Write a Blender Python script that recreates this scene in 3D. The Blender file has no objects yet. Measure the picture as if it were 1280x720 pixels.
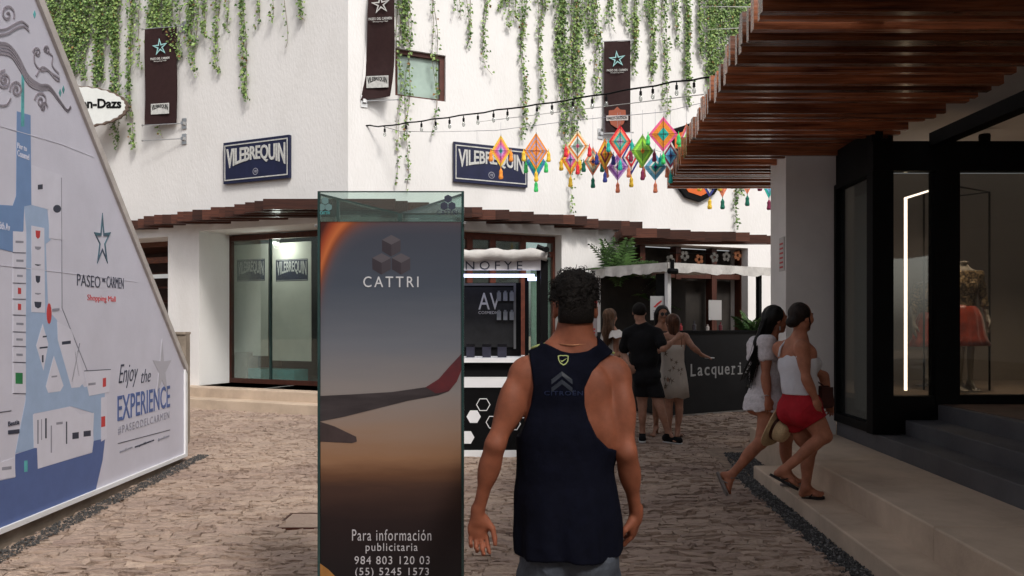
import bpy, math, random
import numpy as np
from mathutils import Vector, Matrix, noise as mnoise
from mathutils.bvhtree import BVHTree
random.seed(7)
RNG = np.random.default_rng(7)
SC = bpy.context.scene
COL = SC.collection
R = math.radians
# ------------------------------------------------------------------ camera
F, HOR, CZ = 960.0, 404.0, 1.5
cam = bpy.data.cameras.new('camera'); camo = bpy.data.objects.new('camera', cam); COL.objects.link(camo)
cam.lens = 27.0; cam.sensor_width = 36.0; cam.shift_y = (HOR-360)/1280
cam.clip_start = 0.05; cam.clip_end = 500
camo.location = (0, 0, CZ); camo.rotation_euler = (R(90), 0, 0)
SC.camera = camo
# ------------------------------------------------------------------ light
SUN_EL, SUN_AZ = 45, 150          # azimuth of the sun, degrees clockwise from +Y
w = bpy.data.worlds.new('World'); SC.world = w; w.use_nodes = True
nt = w.node_tree
bg = nt.nodes['Background']
sky = nt.nodes.new('ShaderNodeTexSky'); sky.sky_type = 'NISHITA'; sky.sun_disc = False
sky.sun_elevation = R(SUN_EL); sky.sun_rotation = R(SUN_AZ); sky.dust_density = 4.0; sky.air_density = 1.0; sky.ozone_density = 0.6
hs = nt.nodes.new('ShaderNodeHueSaturation'); hs.inputs['Saturation'].default_value = .32      # thin overcast: the blue is washed out
nt.links.new(sky.outputs[0], hs.inputs['Color']); nt.links.new(hs.outputs[0], bg.inputs[0]); bg.inputs[1].default_value = 0.135
sun = bpy.data.lights.new('sun', 'SUN'); sun.energy = 1.85; sun.angle = R(11); sun.color = (1, .955, .9)
suno = bpy.data.objects.new('sun', sun); COL.objects.link(suno)
sd = Vector((math.sin(R(SUN_AZ))*math.cos(R(SUN_EL)), math.cos(R(SUN_AZ))*math.cos(R(SUN_EL)), math.sin(R(SUN_EL))))
suno.rotation_euler = sd.to_track_quat('Z', 'Y').to_euler(); suno.location = (6, -8, 14)
SC.view_settings.view_transform = 'Standard'; SC.view_settings.look = 'None'
SC.view_settings.exposure = 0.18; SC.view_settings.gamma = 1.0

# ------------------------------------------------------------------ helpers
def P(px, py, Y):
    return Vector(((px-640)/F*Y, Y, CZ-(py-HOR)/F*Y))
_loc = {}
def wloc(o):
    v = Vector((0, 0, 0))
    while o is not None:
        v = v + _loc.get(o.name, Vector((0, 0, 0))); o = o.parent
    return v
def tag(o, label=None, cat=None, group=None, kind=None):
    if label: o['label'] = label
    if cat: o['category'] = cat
    if group: o['group'] = group
    if kind: o['kind'] = kind
    return o
def empty(name, loc, label=None, cat=None, group=None):
    o = bpy.data.objects.new(name, None); COL.objects.link(o)
    o.empty_display_size = .1
    o.location = loc; _loc[o.name] = Vector(loc)
    return tag(o, label, cat, group)
def link_mesh(name, verts, faces, mat, parent=None, smooth=False, fm=None, origin=None):
    off = wloc(parent) if parent else Vector((0, 0, 0))
    org = Vector(origin)-off if origin is not None else Vector((0, 0, 0))
    v = np.asarray([tuple(q) for q in verts] if not isinstance(verts, np.ndarray) else verts, dtype=np.float64)
    v = v - np.array(off+org)
    me = bpy.data.meshes.new(name)
    me.from_pydata(v.tolist(), [], faces.tolist() if isinstance(faces, np.ndarray) else faces)
    for m in (mat if isinstance(mat, (list, tuple)) else [mat]): me.materials.append(m)
    if smooth: me.polygons.foreach_set('use_smooth', [True]*len(me.polygons))
    if fm is not None: me.polygons.foreach_set('material_index', fm)
    me.update()
    o = bpy.data.objects.new(name, me); COL.objects.link(o)
    if parent: o.parent = parent
    o.location = org; _loc[o.name] = org
    return o
class MB:
    def __init__(s): s.v = []; s.f = []; s.m = []; s.mi = 0
    def add(s, vs, fs):
        n = len(s.v); s.v += [tuple(q) for q in vs]
        for f in fs: s.f.append([i+n for i in f]); s.m.append(s.mi)
        return s
    def hexa(s, p):      # 4 bottom ccw, 4 top ccw
        return s.add(p, [(3, 2, 1, 0), (4, 5, 6, 7), (0, 1, 5, 4), (1, 2, 6, 5), (2, 3, 7, 6), (3, 0, 4, 7)])
    def box(s, x0, x1, y0, y1, z0, z1):
        return s.hexa([(x0, y0, z0), (x1, y0, z0), (x1, y1, z0), (x0, y1, z0), (x0, y0, z1), (x1, y0, z1), (x1, y1, z1), (x0, y1, z1)])
    def cbox(s, c, ux, uy, uz, hx, hy, hz):
        c, ux, uy, uz = Vector(c), Vector(ux), Vector(uy), Vector(uz)
        return s.hexa([c+ux*a*hx+uy*b*hy+uz*q*hz for q in (-1, 1) for a, b in ((-1, -1), (1, -1), (1, 1), (-1, 1))])
    def fbox(s, fr, a0, a1, v0, v1, d0, d1):
        return s.hexa([fr.pt(a, v, d) for v in (v0, v1) for a, d in ((a0, d1), (a1, d1), (a1, d0), (a0, d0))])
    def prism(s, fr, poly, d0, d1):
        ar = sum(poly[i-1][0]*poly[i][1]-poly[i][0]*poly[i-1][1] for i in range(len(poly)))
        if ar < 0: poly = poly[::-1]
        n = len(poly)
        vs = [fr.pt(a, v, d1) for a, v in poly]+[fr.pt(a, v, d0) for a, v in poly]
        return s.add(vs, [list(range(n)), list(range(2*n-1, n-1, -1))]+[[(i+1) % n, i, n+i, n+(i+1) % n] for i in range(n)])
    def tube(s, pts, r, seg=6, cap=True, flat=1.0):
        pts = [Vector(p) for p in pts]; n = len(pts)
        rr = r if isinstance(r, (list, tuple)) else [r]*n
        T = [(pts[min(i+1, n-1)]-pts[max(i-1, 0)]).normalized() for i in range(n)]
        a = Vector((0, 0, 1)) if abs(T[0].z) < .9 else Vector((1, 0, 0))
        N = (a-T[0]*a.dot(T[0])).normalized()
        vs = []
        for i in range(n):
            N = (N-T[i]*N.dot(T[i])).normalized(); B = T[i].cross(N)
            for k in range(seg):
                t = 2*math.pi*k/seg
                vs.append(pts[i]+(N*math.cos(t)*flat+B*math.sin(t))*rr[i])
        fs = [[i*seg+k, i*seg+(k+1) % seg, (i+1)*seg+(k+1) % seg, (i+1)*seg+k] for i in range(n-1) for k in range(seg)]
        if cap: fs += [list(range(seg-1, -1, -1)), list(range((n-1)*seg, n*seg))]
        return s.add(vs, fs)
    def lathe(s, c, ax, prof, seg=12):
        c = Vector(c); ax = Vector(ax).normalized()
        a = Vector((1, 0, 0)) if abs(ax.x) < .9 else Vector((0, 1, 0))
        N = (a-ax*a.dot(ax)).normalized(); B = ax.cross(N); n = len(prof)
        vs = [c+ax*h+(N*math.cos(2*math.pi*k/seg)+B*math.sin(2*math.pi*k/seg))*max(r, 1e-4) for r, h in prof for k in range(seg)]
        fs = [[i*seg+k, i*seg+(k+1) % seg, (i+1)*seg+(k+1) % seg, (i+1)*seg+k] for i in range(n-1) for k in range(seg)]
        fs += [list(range(seg-1, -1, -1)), list(range((n-1)*seg, n*seg))]
        return s.add(vs, fs)
    def loft(s, rings, cap=True):
        n = len(rings[0]); vs = [p for r_ in rings for p in r_]
        fs = [[i*n+k, i*n+(k+1) % n, (i+1)*n+(k+1) % n, (i+1)*n+k] for i in range(len(rings)-1) for k in range(n)]
        if cap: fs += [list(range(n-1, -1, -1)), list(range((len(rings)-1)*n, len(rings)*n))]
        return s.add(vs, fs)
    def build(s, name, mat, parent=None, smooth=False, origin=None):
        return link_mesh(name, s.v, s.f, mat, parent, smooth, s.m if isinstance(mat, (list, tuple)) else None, origin)
class Frame:            # a vertical plane: u to the viewer's right, n out of the wall
    def __init__(s, o, u):
        s.o = Vector((o[0], o[1], 0)); s.u = Vector((u[0], u[1], 0)).normalized(); s.n = s.u.cross(Vector((0, 0, 1)))
    def pt(s, a, v, d=0): return s.o+s.u*a+s.n*d+Vector((0, 0, v))
    def uv(s, px, py, d=0):
        r = Vector(((px-640)/F, 1, -(py-HOR)/F)); c = Vector((0, 0, CZ)); o = s.o+s.n*d
        t = (o-c).dot(s.n)/r.dot(s.n); q = c+r*t-o
        return q.dot(s.u), q.z
    def a(s, px, d=0): return s.uv(px, HOR, d)[0]
_tc = {}
def text_geo(t, spacing=1.0, bold=0.0, shear=0.0):
    k = (t, spacing, bold, shear)
    if k in _tc: return _tc[k]
    cu = bpy.data.curves.new('txt', 'FONT'); cu.body = t; cu.size = 1; cu.extrude = .5; cu.resolution_u = 3
    cu.space_character = spacing; cu.offset = bold; cu.shear = shear
    o = bpy.data.objects.new('txt', cu); COL.objects.link(o)
    me = bpy.data.meshes.new_from_object(o.evaluated_get(bpy.context.evaluated_depsgraph_get()))
    v = np.array([q.co[:] for q in me.vertices]); f = [list(p.vertices) for p in me.polygons]
    bpy.data.objects.remove(o); bpy.data.curves.remove(cu); bpy.data.meshes.remove(me)
    lo, hi = v.min(0), v.max(0)
    v = (v-lo)/(hi-lo)
    _tc[k] = (v, f, (hi[0]-lo[0])/(hi[1]-lo[1])); return _tc[k]
def text_on(mb, fr, t, a0, v0, a1, v1, d, th=.003, spacing=1.0, bold=0.0, shear=0.0, warp=None, slope=0.0):
    v, f, asp = text_geo(t, spacing, bold, shear)
    out = []
    for x, y, z in v:
        if warp: y0, y1 = warp(x); y = y0+(y1-y0)*y
        out.append(fr.pt(a0+(a1-a0)*x, v0+(v1-v0)*y+slope*x, d+th*z))
    mb.add(out, f)
# ------------------------------------------------------------------ materials
_mc = {}
def mat(name, col, rough=.6, metal=0, var=0.0, scale=8.0, stretch=(1, 1, 1), bump=0.0, bscale=40.0, coat=0, spec=.25,
        col2=None, thr=(.35, .65), rnd=0.0, sss=0, emit=0, alpha=1, trans=0, sheen=0, detail=5, bdist=.01):
    if name in _mc: return _mc[name]
    m = bpy.data.materials.new(name); m.use_nodes = True; t = m.node_tree; N = t.nodes.new; L = t.links.new
    b = t.nodes['Principled BSDF']
    b.inputs['Base Color'].default_value = (*col, 1); b.inputs['Roughness'].default_value = rough
    b.inputs['Metallic'].default_value = metal; b.inputs['Coat Weight'].default_value = coat
    b.inputs['Specular IOR Level'].default_value = spec; b.inputs['Alpha'].default_value = alpha
    b.inputs['Transmission Weight'].default_value = trans; b.inputs['Sheen Weight'].default_value = sheen
    b.inputs['Coat Roughness'].default_value = .15
    if sss: b.inputs['Subsurface Weight'].default_value = sss; b.inputs['Subsurface Radius'].default_value = (1, .4, .2); b.inputs['Subsurface Scale'].default_value = .01
    if emit: b.inputs['Emission Color'].default_value = (*col, 1); b.inputs['Emission Strength'].default_value = emit
    if var or col2 or bump or rnd:
        g = N('ShaderNodeNewGeometry'); mp = N('ShaderNodeMapping'); mp.inputs['Scale'].default_value = stretch
        L(g.outputs['Position'], mp.inputs[0])
        src = mp.outputs[0]
        if rnd:
            oi = N('ShaderNodeObjectInfo'); va = N('ShaderNodeVectorMath'); va.operation = 'ADD'
            mu = N('ShaderNodeMath'); mu.operation = 'MULTIPLY'; mu.inputs[1].default_value = 37.0
            L(oi.outputs['Random'], mu.inputs[0]); L(src, va.inputs[0]); L(mu.outputs[0], va.inputs[1]); src = va.outputs[0]
        n1 = N('ShaderNodeTexNoise'); n1.inputs['Scale'].default_value = scale; n1.inputs['Detail'].default_value = detail
        n1.inputs['Roughness'].default_value = .62; L(src, n1.inputs['Vector'])
        mr = N('ShaderNodeMapRange'); mr.inputs[1].default_value = thr[0]; mr.inputs[2].default_value = thr[1]; L(n1.outputs[0], mr.inputs[0])
        c2 = col2 or tuple(max(0, c*(1-var)) for c in col); c1 = col if col2 else tuple(min(1, c*(1+var)) for c in col)
        mx = N('ShaderNodeMix'); mx.data_type = 'RGBA'; mx.inputs[6].default_value = (*c2, 1); mx.inputs[7].default_value = (*c1, 1)
        L(mr.outputs[0], mx.inputs[0]); out = mx.outputs[2]
        if rnd:
            hs = N('ShaderNodeHueSaturation'); m2 = N('ShaderNodeMapRange'); m2.inputs[3].default_value = 1-rnd; m2.inputs[4].default_value = 1+rnd
            L(oi.outputs['Random'], m2.inputs[0]); L(m2.outputs[0], hs.inputs['Value']); L(out, hs.inputs['Color']); out = hs.outputs[0]
        L(out, b.inputs['Base Color'])
        if bump:
            n2 = N('ShaderNodeTexNoise'); n2.inputs['Scale'].default_value = bscale; n2.inputs['Detail'].default_value = 6; L(src, n2.inputs['Vector'])
            bp = N('ShaderNodeBump'); bp.inputs['Strength'].default_value = bump; bp.inputs['Distance'].default_value = bdist
            L(n2.outputs[0], bp.inputs['Height']); L(bp.outputs[0], b.inputs['Normal'])
            m3 = N('ShaderNodeMapRange'); m3.inputs[3].default_value = max(0, rough-.08); m3.inputs[4].default_value = min(1, rough+.1)
            L(n2.outputs[0], m3.inputs[0]); L(m3.outputs[0], b.inputs['Roughness'])
    _mc[name] = m; return m
def glass(name, tint, refl=.12, opac=.25, rough=.02):
    if name in _mc: return _mc[name]
    m = bpy.data.materials.new(name); m.use_nodes = True; t = m.node_tree; N = t.nodes.new; L = t.links.new
    t.nodes.remove(t.nodes['Principled BSDF']); out = t.nodes['Material Output']
    tr = N('ShaderNodeBsdfTransparent'); tr.inputs[0].default_value = (*tint, 1)
    gl = N('ShaderNodeBsdfGlossy'); gl.inputs['Roughness'].default_value = rough; gl.inputs[0].default_value = (.9, .95, .93, 1)
    df = N('ShaderNodeBsdfDiffuse'); df.inputs[0].default_value = (*[c*.5 for c in tint], 1)
    fr = N('ShaderNodeFresnel'); fr.inputs[0].default_value = 1.45
    ad = N('ShaderNodeMath'); ad.operation = 'MULTIPLY_ADD'; ad.inputs[1].default_value = .6; ad.inputs[2].default_value = refl*.3; L(fr.outputs[0], ad.inputs[0])
    m1 = N('ShaderNodeMixShader'); m1.inputs[0].default_value = opac; L(tr.outputs[0], m1.inputs[1]); L(df.outputs[0], m1.inputs[2])
    m2 = N('ShaderNodeMixShader'); L(ad.outputs[0], m2.inputs[0]); L(m1.outputs[0], m2.inputs[1]); L(gl.outputs[0], m2.inputs[2])
    L(m2.outputs[0], out.inputs[0]); _mc[name] = m; return m
def vine_leaf_mat():
    m = mat('leaf_green', (.19, .29, .085), .5, var=.45, scale=14, spec=.4)
    b = m.node_tree.nodes['Principled BSDF']; return m
M = dict(
    plaster=mat('white_plaster', (.74, .727, .715), .85, col2=(.67, .655, .635), scale=1.3, stretch=(1.2, 1.2, .5), bump=.4, bscale=22, bdist=.014, thr=(.22, .55), detail=7),
    plaster2=mat('column_plaster', (.72, .69, .66), .85, var=.06, scale=1.5, bump=.2, bscale=30),
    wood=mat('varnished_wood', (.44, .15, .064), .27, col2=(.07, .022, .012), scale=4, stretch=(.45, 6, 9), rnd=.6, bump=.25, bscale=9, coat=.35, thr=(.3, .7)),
    woodfar=mat('dark_far_wood', (.085, .029, .017), .45, col2=(.035, .013, .009), scale=5, stretch=(.5, 6, 9), rnd=.5, bump=.2, bscale=9, coat=.15, thr=(.3, .7)),  # darker, less glossy version of the pergola wood for the far boards
    woodred=mat('red_brown_wood', (.24, .075, .03), .4, col2=(.11, .035, .018), scale=6, stretch=(.6, 6, 9), rnd=.45, coat=.2),
    frame=mat('dark_brown_frame', (.06, .02, .013), .4, var=.3, scale=5, stretch=(6, 6, .5)),
    black=mat('black_metal', (.003, .003, .0035), .6, var=.3, scale=4, spec=.12),
    blackg=mat('black_gloss', (.01, .01, .012), .15, coat=.5, var=.2),
    darkroom=mat('dark_interior', (.03, .026, .023), .8, var=.3, scale=2),
    step=mat('tan_stone_step', (.56, .44, .335), .72, col2=(.40, .31, .235), scale=2.2, bump=.4, bscale=60, detail=8, bdist=.006, thr=(.3, .62)),
    slate=mat('grey_step_tile', (.105, .102, .107), .6, col2=(.075, .073, .078), scale=2.5, bump=.2, bscale=50),
    stone=mat('paving_stone', (.46, .352, .275), .9, col2=(.265, .192, .16), scale=1.1, stretch=(.7, 1.6, 1), rnd=.12, bump=1.0, bscale=26, detail=8, bdist=.03, thr=(.3, .7)),
    gravel=mat('dark_gravel', (.085, .082, .08), .8, col2=(.03, .03, .03), scale=60, bump=.5, bscale=120),
    sand=mat('joint_sand', (.25, .185, .14), .95, var=.3, scale=12, bump=.4, bscale=70),
    white=mat('white_paint', (.76, .76, .77), .5, var=.04, scale=3),
    canvas=mat('white_canvas', (.62, .60, .57), .8, col2=(.50, .48, .46), scale=6, bump=.5, bscale=12, bdist=.02),
    board=mat('printed_board', (.58, .57, .65), .55, var=.04, scale=2.5, bump=.1, bscale=60),
    boardtrim=mat('board_trim', (.48, .44, .41), .5, var=.12, scale=6),
    concrete=mat('concrete', (.36, .30, .24), .85, col2=(.2, .165, .13), scale=3, bump=.3, bscale=30),
    navy=mat('navy_print', (.09, .135, .31), .5, var=.05), lblue=mat('light_blue_print', (.33, .43, .60), .5, var=.04),
    mblue=mat('mid_blue_print', (.16, .26, .46), .5, var=.04),
    paper=mat('white_print', (.62, .61, .69), .5, var=.03), ink=mat('dark_ink', (.04, .045, .07), .5, var=.1), inkg=mat('grey_ink', (.26, .26, .31), .5, var=.1),
    red=mat('red_print', (.5, .05, .05), .5, var=.1), green=mat('green_print', (.03, .2, .07), .5, var=.1), teal=mat('teal_print', (.09, .35, .36), .5, var=.3, scale=9),
    signblue=mat('navy_sign', (.010, .013, .045), .4, var=.15, scale=5, spec=.3), silver=mat('silver_letters', (.5, .5, .48), .4, var=.15, scale=20),
    banner=mat('brown_banner', (.026, .010, .010), .75, var=.12, scale=20, bump=.2, bscale=9, bdist=.02),
    steel=mat('steel', (.5, .5, .5), .3, metal=.9, var=.1),
    leaf=vine_leaf_mat(), leafd=mat('leaf_dark', (.065, .13, .035), .55, var=.4, scale=14), leafy=mat('leaf_light', (.32, .42, .14), .5, var=.3, scale=14),
    stem=mat('brown_stem', (.16, .12, .07), .8, var=.3, scale=20),
    glass=glass('window_glass', (.90, .94, .92), .0, .02), gglass=glass('green_glass', (.86, .95, .92), .12, .04), sglass=glass('shop_glass', (.72, .72, .70), .15, .03),
    gedge=mat('glass_edge', (.02, .045, .043), .15, var=.2, coat=.5),
    frost=mat('frosted_pane', (.33, .43, .38), .35, var=.12, scale=2, coat=.3), blind=mat('pale_blind', (.66, .66, .58), .7, var=.05, scale=3, bump=.1, bscale=80),
)
# ================================================================== LARGE STRUCTURE
Cc = Vector((-2.755, 12.91, 0))
WL = Frame(Cc, (2.2, -1)); WR = Frame(Cc, (2.13, 1))
BD = Frame((-3.53, 8.32), (-.055, 1)); TT = Frame((0, 3.4), (1, 0)); SG = Frame((0, 7.1), (1, 0))
def RX(x0, Y): return x0+.0625*Y          # the right-hand building line
g = MB(); g.box(-60, 60, -30, 90, -.35, -.05); tag(g.build('ground', M['sand']), kind='structure')
tag(MB().box(-9, 5.5, -1, 16.4, -.05, -.009).build('joint_bed', M['sand']), kind='structure')
# ---- paving of split stones
pav = empty('pavement', (0, 6, 0)); tag(pav, kind='structure')
stones = []
y = 3.6
def warpx(x, y): return y+.05*math.sin(x*1.3+y*.6)+.03*math.sin(x*3.1-y*1.7)+.02*math.sin(x*7+y*3)
while y < 14.8:
    th = random.uniform(.034, .072)*(1+.02*(y-4)); x = -4.4-random.random()*.2*1
    if y > 8: x = -9+random.random()*.2
    x1lim = RX(1.70, y) if y < 9.2 else 5.2
    while x < x1lim:
        ln = random.uniform(.07, .25)
        if random.random() < .15: ln *= .5
        x2 = min(x+ln, x1lim+.02)
        stones.append((x, x2, y, y+th)); x += ln
    y += th
def stone_verts(s):
    x0, x1, y0, y1 = s; gp = .0035
    xs = [x0+gp, x0+(x1-x0)*random.uniform(.25, .42), x0+(x1-x0)*random.uniform(.58, .75), x1-gp]; ys = [y0+gp, (y0+y1)/2+random.uniform(-.02, .02), y1-gp]
    tz = random.gauss(0, .005); tx = random.gauss(0, .010); ty = random.gauss(0, .022)
    vs = []
    for j, yy in enumerate(ys):
        for i, xx in enumerate(xs):
            edge = i in (0, 3) or j in (0, 2)
            jx = random.uniform(-.012, .012); jy = random.uniform(-.011, .011)
            z = .004+tz+tx*(i-1.5)/1.5*.5+ty*(j-1)*.3+random.uniform(-.004, .004)-(.005 if edge else 0)
            X = xx+jx; vs.append((X, warpx(X, yy+jy), z))
    n = len(vs)
    fs = [[j*4+i, j*4+i+1, (j+1)*4+i+1, (j+1)*4+i] for j in range(2) for i in range(3)]
    ring = [0, 1, 2, 3, 7, 11, 10, 9, 8, 4]
    vs += [(vs[k][0], vs[k][1], -.05) for k in ring]
    fs += [[ring[(k+1) % 10], ring[k], n+k, n+(k+1) % 10] for k in range(10)]
    return vs, fs
MAN = (610, 800)
def vis(s):
    cx, cy = (s[0]+s[1])/2, (s[2]+s[3])/2
    px = 640+F*cx/cy; py = HOR+F*1.5/cy
    if py > 735 or px < -10 or px > 1180: return 0
    if 395 < px < 585: return 0
    if 640 < px < 778 and py < 700: return 0
    bx = 233 if py < 577 else 233-(py-577)*2.06
    if px < bx: return 0
    return (s[1]-s[0])*(s[3]-s[2])/cy**3
order = sorted(range(len(stones)), key=lambda i: -vis(stones[i]))
cover = (-1.72, -1.02, 5.62, 6.02)
rest = MB(); cnt = 0
for rank, i in enumerate(order):
    s = stones[i]; cx, cy = (s[0]+s[1])/2, (s[2]+s[3])/2
    if cover[0] < cx < cover[1] and cover[2] < cy < cover[3]: continue
    px, py = 640+F*cx/cy, HOR+F*1.5/cy
    if px < -260 or px > 1400 or py > 860: continue
    vs, fs = stone_verts(s)
    if cnt < 299 and vis(s) > 0:
        link_mesh('paving_stone', vs, fs, M['stone'], pav, origin=(cx, cy, 0)); cnt += 1
    else: rest.add(vs, fs)
tag(rest.build('paving_stones', M['stone'], pav), kind='stuff')
cv = MB(); cv.box(cover[0], cover[1], cover[2], cover[3], -.05, .006); cv.build('cover_slab', M['stone'], pav)
cf = MB()
for a in ((cover[0]-.02, cover[1]+.02, cover[3]+.004, cover[3]+.02), (cover[0]-.02, cover[0]-.004, cover[2], cover[3]), (cover[0], cover[1]+.3, cover[2]-.022, cover[2]-.006)): cf.box(*a, -.04, .009)
cf.build('cover_rim', M['frame'], pav)
# ---- gravel strip
gm = MB(); pr = MB()
pr.hexa([(RX(1.70, 2), 2, -.04), (RX(1.87, 2), 2, -.04), (RX(1.87, 7.9), 7.9, -.04), (RX(1.70, 7.9), 7.9, -.04), (RX(1.70, 2), 2, -.008), (RX(1.87, 2), 2, -.008), (RX(1.87, 7.9), 7.9, -.008), (RX(1.70, 7.9), 7.9, -.008)])
pr.hexa([(RX(1.86, 7.75), 7.43, -.04), (RX(2.2, 7.43), 7.43, -.04), (RX(2.2, 8.9), 8.9, -.04), (RX(1.92, 8.9), 8.9, -.04), (RX(1.86, 7.75), 7.43, -.0085), (RX(2.2, 7.43), 7.43, -.0085), (RX(2.2, 8.9), 8.9, -.0085), (RX(1.92, 8.9), 8.9, -.0085)])
gs = pr.build('gravel_strip', M['gravel']); tag(gs, kind='structure')
for k in range(5200):
    Y = random.uniform(3.2, 8.9)
    X = RX(random.uniform(1.69, 1.87), Y) if Y < 7.43 else RX(random.uniform(1.72+.12*(Y-7.43), 2.16), Y)
    r = random.uniform(.006, .014); c = Vector((X, Y, random.uniform(-.008, .006)))
    vs = [c+Vector((r*random.uniform(.7, 1.2), 0, 0)), c+Vector((0, r, 0)), c-Vector((r, 0, 0)), c-Vector((0, r*random.uniform(.7, 1.2), 0)), c+Vector((random.uniform(-.4, .4)*r, 0, r*.8))]
    gm.mi = random.choice((0, 0, 1)); gm.add(vs, [(0, 1, 4), (1, 2, 4), (2, 3, 4), (3, 0, 4)])
tag(gm.build('pebbles', [M['gravel'], mat('grey_pebble', (.15, .148, .145), .8, var=.3)], gs), kind='stuff')
# loose gravel at the foot of the printed wall
gm = MB()
for k in range(2600):
    Y = random.uniform(4.2, 8.7); X = -3.53-.055*(Y-8.32)+random.uniform(0, .15)
    r = random.uniform(.006, .012); c = Vector((X, Y, random.uniform(.006, .016)))
    gm.add([c+Vector((r, 0, 0)), c+Vector((0, r, 0)), c-Vector((r, 0, 0)), c-Vector((0, r, 0)), c+Vector((0, 0, r*.8))], [(0, 1, 4), (1, 2, 4), (2, 3, 4), (3, 0, 4)])
tag(gm.build('wall_foot_gravel', M['gravel']), kind='stuff')
# ---- tan steps on the right
def bev_step(name, poly_lo, z0, z1, m, par=None, b=.012):
    cx = sum(p[0] for p in poly_lo)/len(poly_lo); cy = sum(p[1] for p in poly_lo)/len(poly_lo)
    def ring(z, ins): 
        out = []
        n = len(poly_lo)
        for i in range(n):
            p0, p1, p2 = Vector(poly_lo[i-1]), Vector(poly_lo[i]), Vector(poly_lo[(i+1) % n])
            e1 = (p1-p0).normalized(); e2 = (p2-p1).normalized()
            q = p1+(Vector((-e1.y, e1.x))+Vector((-e2.y, e2.x)))*ins
            out.append((q.x, q.y, z))
        return out
    mb = MB(); mb.loft([ring(z0, 0), ring(z1-b, 0), ring(z1-b*.3, b*.3), ring(z1, b)]); return mb.build(name, m, par)
st = empty('stone_steps', (2.2, 6, 0), 'two broad tan stone steps along the right side of the walk', 'steps')
for i in range(5):
    y0 = -2+i*1.885; y1 = y0+1.88
    bev_step('lower_step', [(RX(1.87, y0), y0), (RX(2.20, y0), y0), (RX(2.20, y1), y1), (RX(1.87, y1), y1)], -.05, .127, M['step'], st)
for i in range(5):
    y0 = -2+i*2.147; y1 = y0+2.143
    bev_step('upper_step', [(RX(2.16, y0), y0), (RX(3.1, y0), y0), (RX(3.1, y1), y1), (RX(2.16, y1), y1)], -.05, .323, M['step'], st)
en = empty('entrance_steps', (3.6, 6, .3), 'dark grey steps rising to the glazed shop entrance at right', 'steps')
for x0, z1 in ((2.92, .475), (3.17, .61), (3.47, .753)):
    bev_step('step', [(RX(x0, -2), -2), (10, -2), (10, 8.10 if x0 < 3 else 7.14), (RX(x0, 8.10 if x0 < 3 else 7.14), 8.10 if x0 < 3 else 7.14)], .30, z1, M['slate'], en, .008)
MB().box(RX(3.56, 6), 9.9, -1.9, 7.05, .7531, .757).build('floor_tile', mat('rust_floor', (.10, .065, .05), .5, var=.3, scale=6), en)
# ---- right-hand building
rb = empty('shop_building', (4.5, 8, 0), 'shaded shop building with black glazed front and white end column at right', 'building')
c = MB()
c.hexa([(2.90, 8.13, .3), (3.43, 8.13, .3), (3.47, 8.73, .3), (2.94, 8.73, .3), (2.90, 8.13, 3.6), (3.43, 8.13, 3.6), (3.47, 8.73, 3.6), (2.94, 8.73, 3.6)])
c.build('column', M['plaster2'], rb)
MB().box(3.75, 12, -9, 8.7, 3.45, 6.2).build('upper_wall', M['plaster2'], rb)
MB().box(3.44, 12, 10.0, 10.2, .3, 3.45).build('back_wall', mat('taupe_wall', (.30, .26, .22), .8, var=.05, scale=1), rb)
MB().box(3.62, 12, 7.16, 10.0, .70, .755).build('shop_floor', mat('shop_floor', (.22, .17, .13), .4, var=.15), rb)
MB().box(9.5, 12, -3, 10.0, .6, 3.45).build('side_wall', M['plaster2'], rb)
bm_ = MB()
bm_.box(3.31, 10, 7.04, 7.16, 2.90, 3.17); bm_.build('beam', M['black'], rb, origin=(6, 7.1, 3))
MB().box(3.82, 3.95, -2, 7.035, 3.12, 3.24).build('beam', M['black'], rb)
def gbox(a0, a1, y0, y1, d0=-.05, d1=.05, nm='mullion', mt='black'):
    v0 = CZ-(y1-HOR)/F*7.1; v1 = CZ-(y0-HOR)/F*7.1
    return MB().fbox(SG, (a0-640)/F*7.1, (a1-640)/F*7.1, v0, v1, d0, d1).build(nm, M[mt], rb)
gbox(1087, 1113, 215, 542, -.06, .06, 'post'); gbox(1165, 1195, 215, 504.5, -.06, .065, 'post')
gbox(1113, 1165, 494.5, 541, -.06, .055, 'sill_panel'); gbox(1195, 1700, 493.5, 504.5, -.06, .05, 'sill'); gbox(1165, 1169, 504.6, 524, -.06, .05, 'sill_panel')
gbox(1113, 1165, 215, 494.5, -.008, .0, 'pane', 'sglass'); gbox(1195, 1450, 215, 493.5, -.008, .0, 'pane', 'sglass')
gbox(1450, 1480, 215, 493.5, -.06, .065, 'post'); gbox(1480, 1700, 215, 493.5, -.008, 0, 'pane', 'sglass')
# side glazing between column and corner post
SD = Frame((RX(2.94, 8.1), 8.1), (-.0625, -1)); L_ = 1.0
s_ = MB(); s_.fbox(SD, 0, .06, .475, 2.95, -.05, .05); s_.build('side_frame', M['black'], rb)
s_ = MB(); s_.fbox(SD, .06, .99, .475, .56, -.05, .05); s_.build('side_frame', M['black'], rb)
s_ = MB(); s_.fbox(SD, .06, .99, 2.90, 3.3, -.05, .05); s_.build('side_frame', M['black'], rb)
s_ = MB(); s_.fbox(SD, .06, .99, .56, 2.90, -.004, .004); s_.build('pane', M['sglass'], rb)
s_ = MB(); s_.fbox(SD, .16, .90, .62, 2.80, -.14, -.10); s_.build('display_panel', mat('grey_panel', (.27, .28, .26), .7, var=.06), rb)
s_ = MB(); s_.fbox(SD, 0, .92, .475, 3.3, -.17, -.155); s_.build('side_lining', M['darkroom'], rb)
CF = Frame((2.94, 8.73), (-.0665, -1)); a0, v1 = CF.uv(974, 298, .01); a1, v0 = CF.uv(980, 338, .01)
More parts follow.
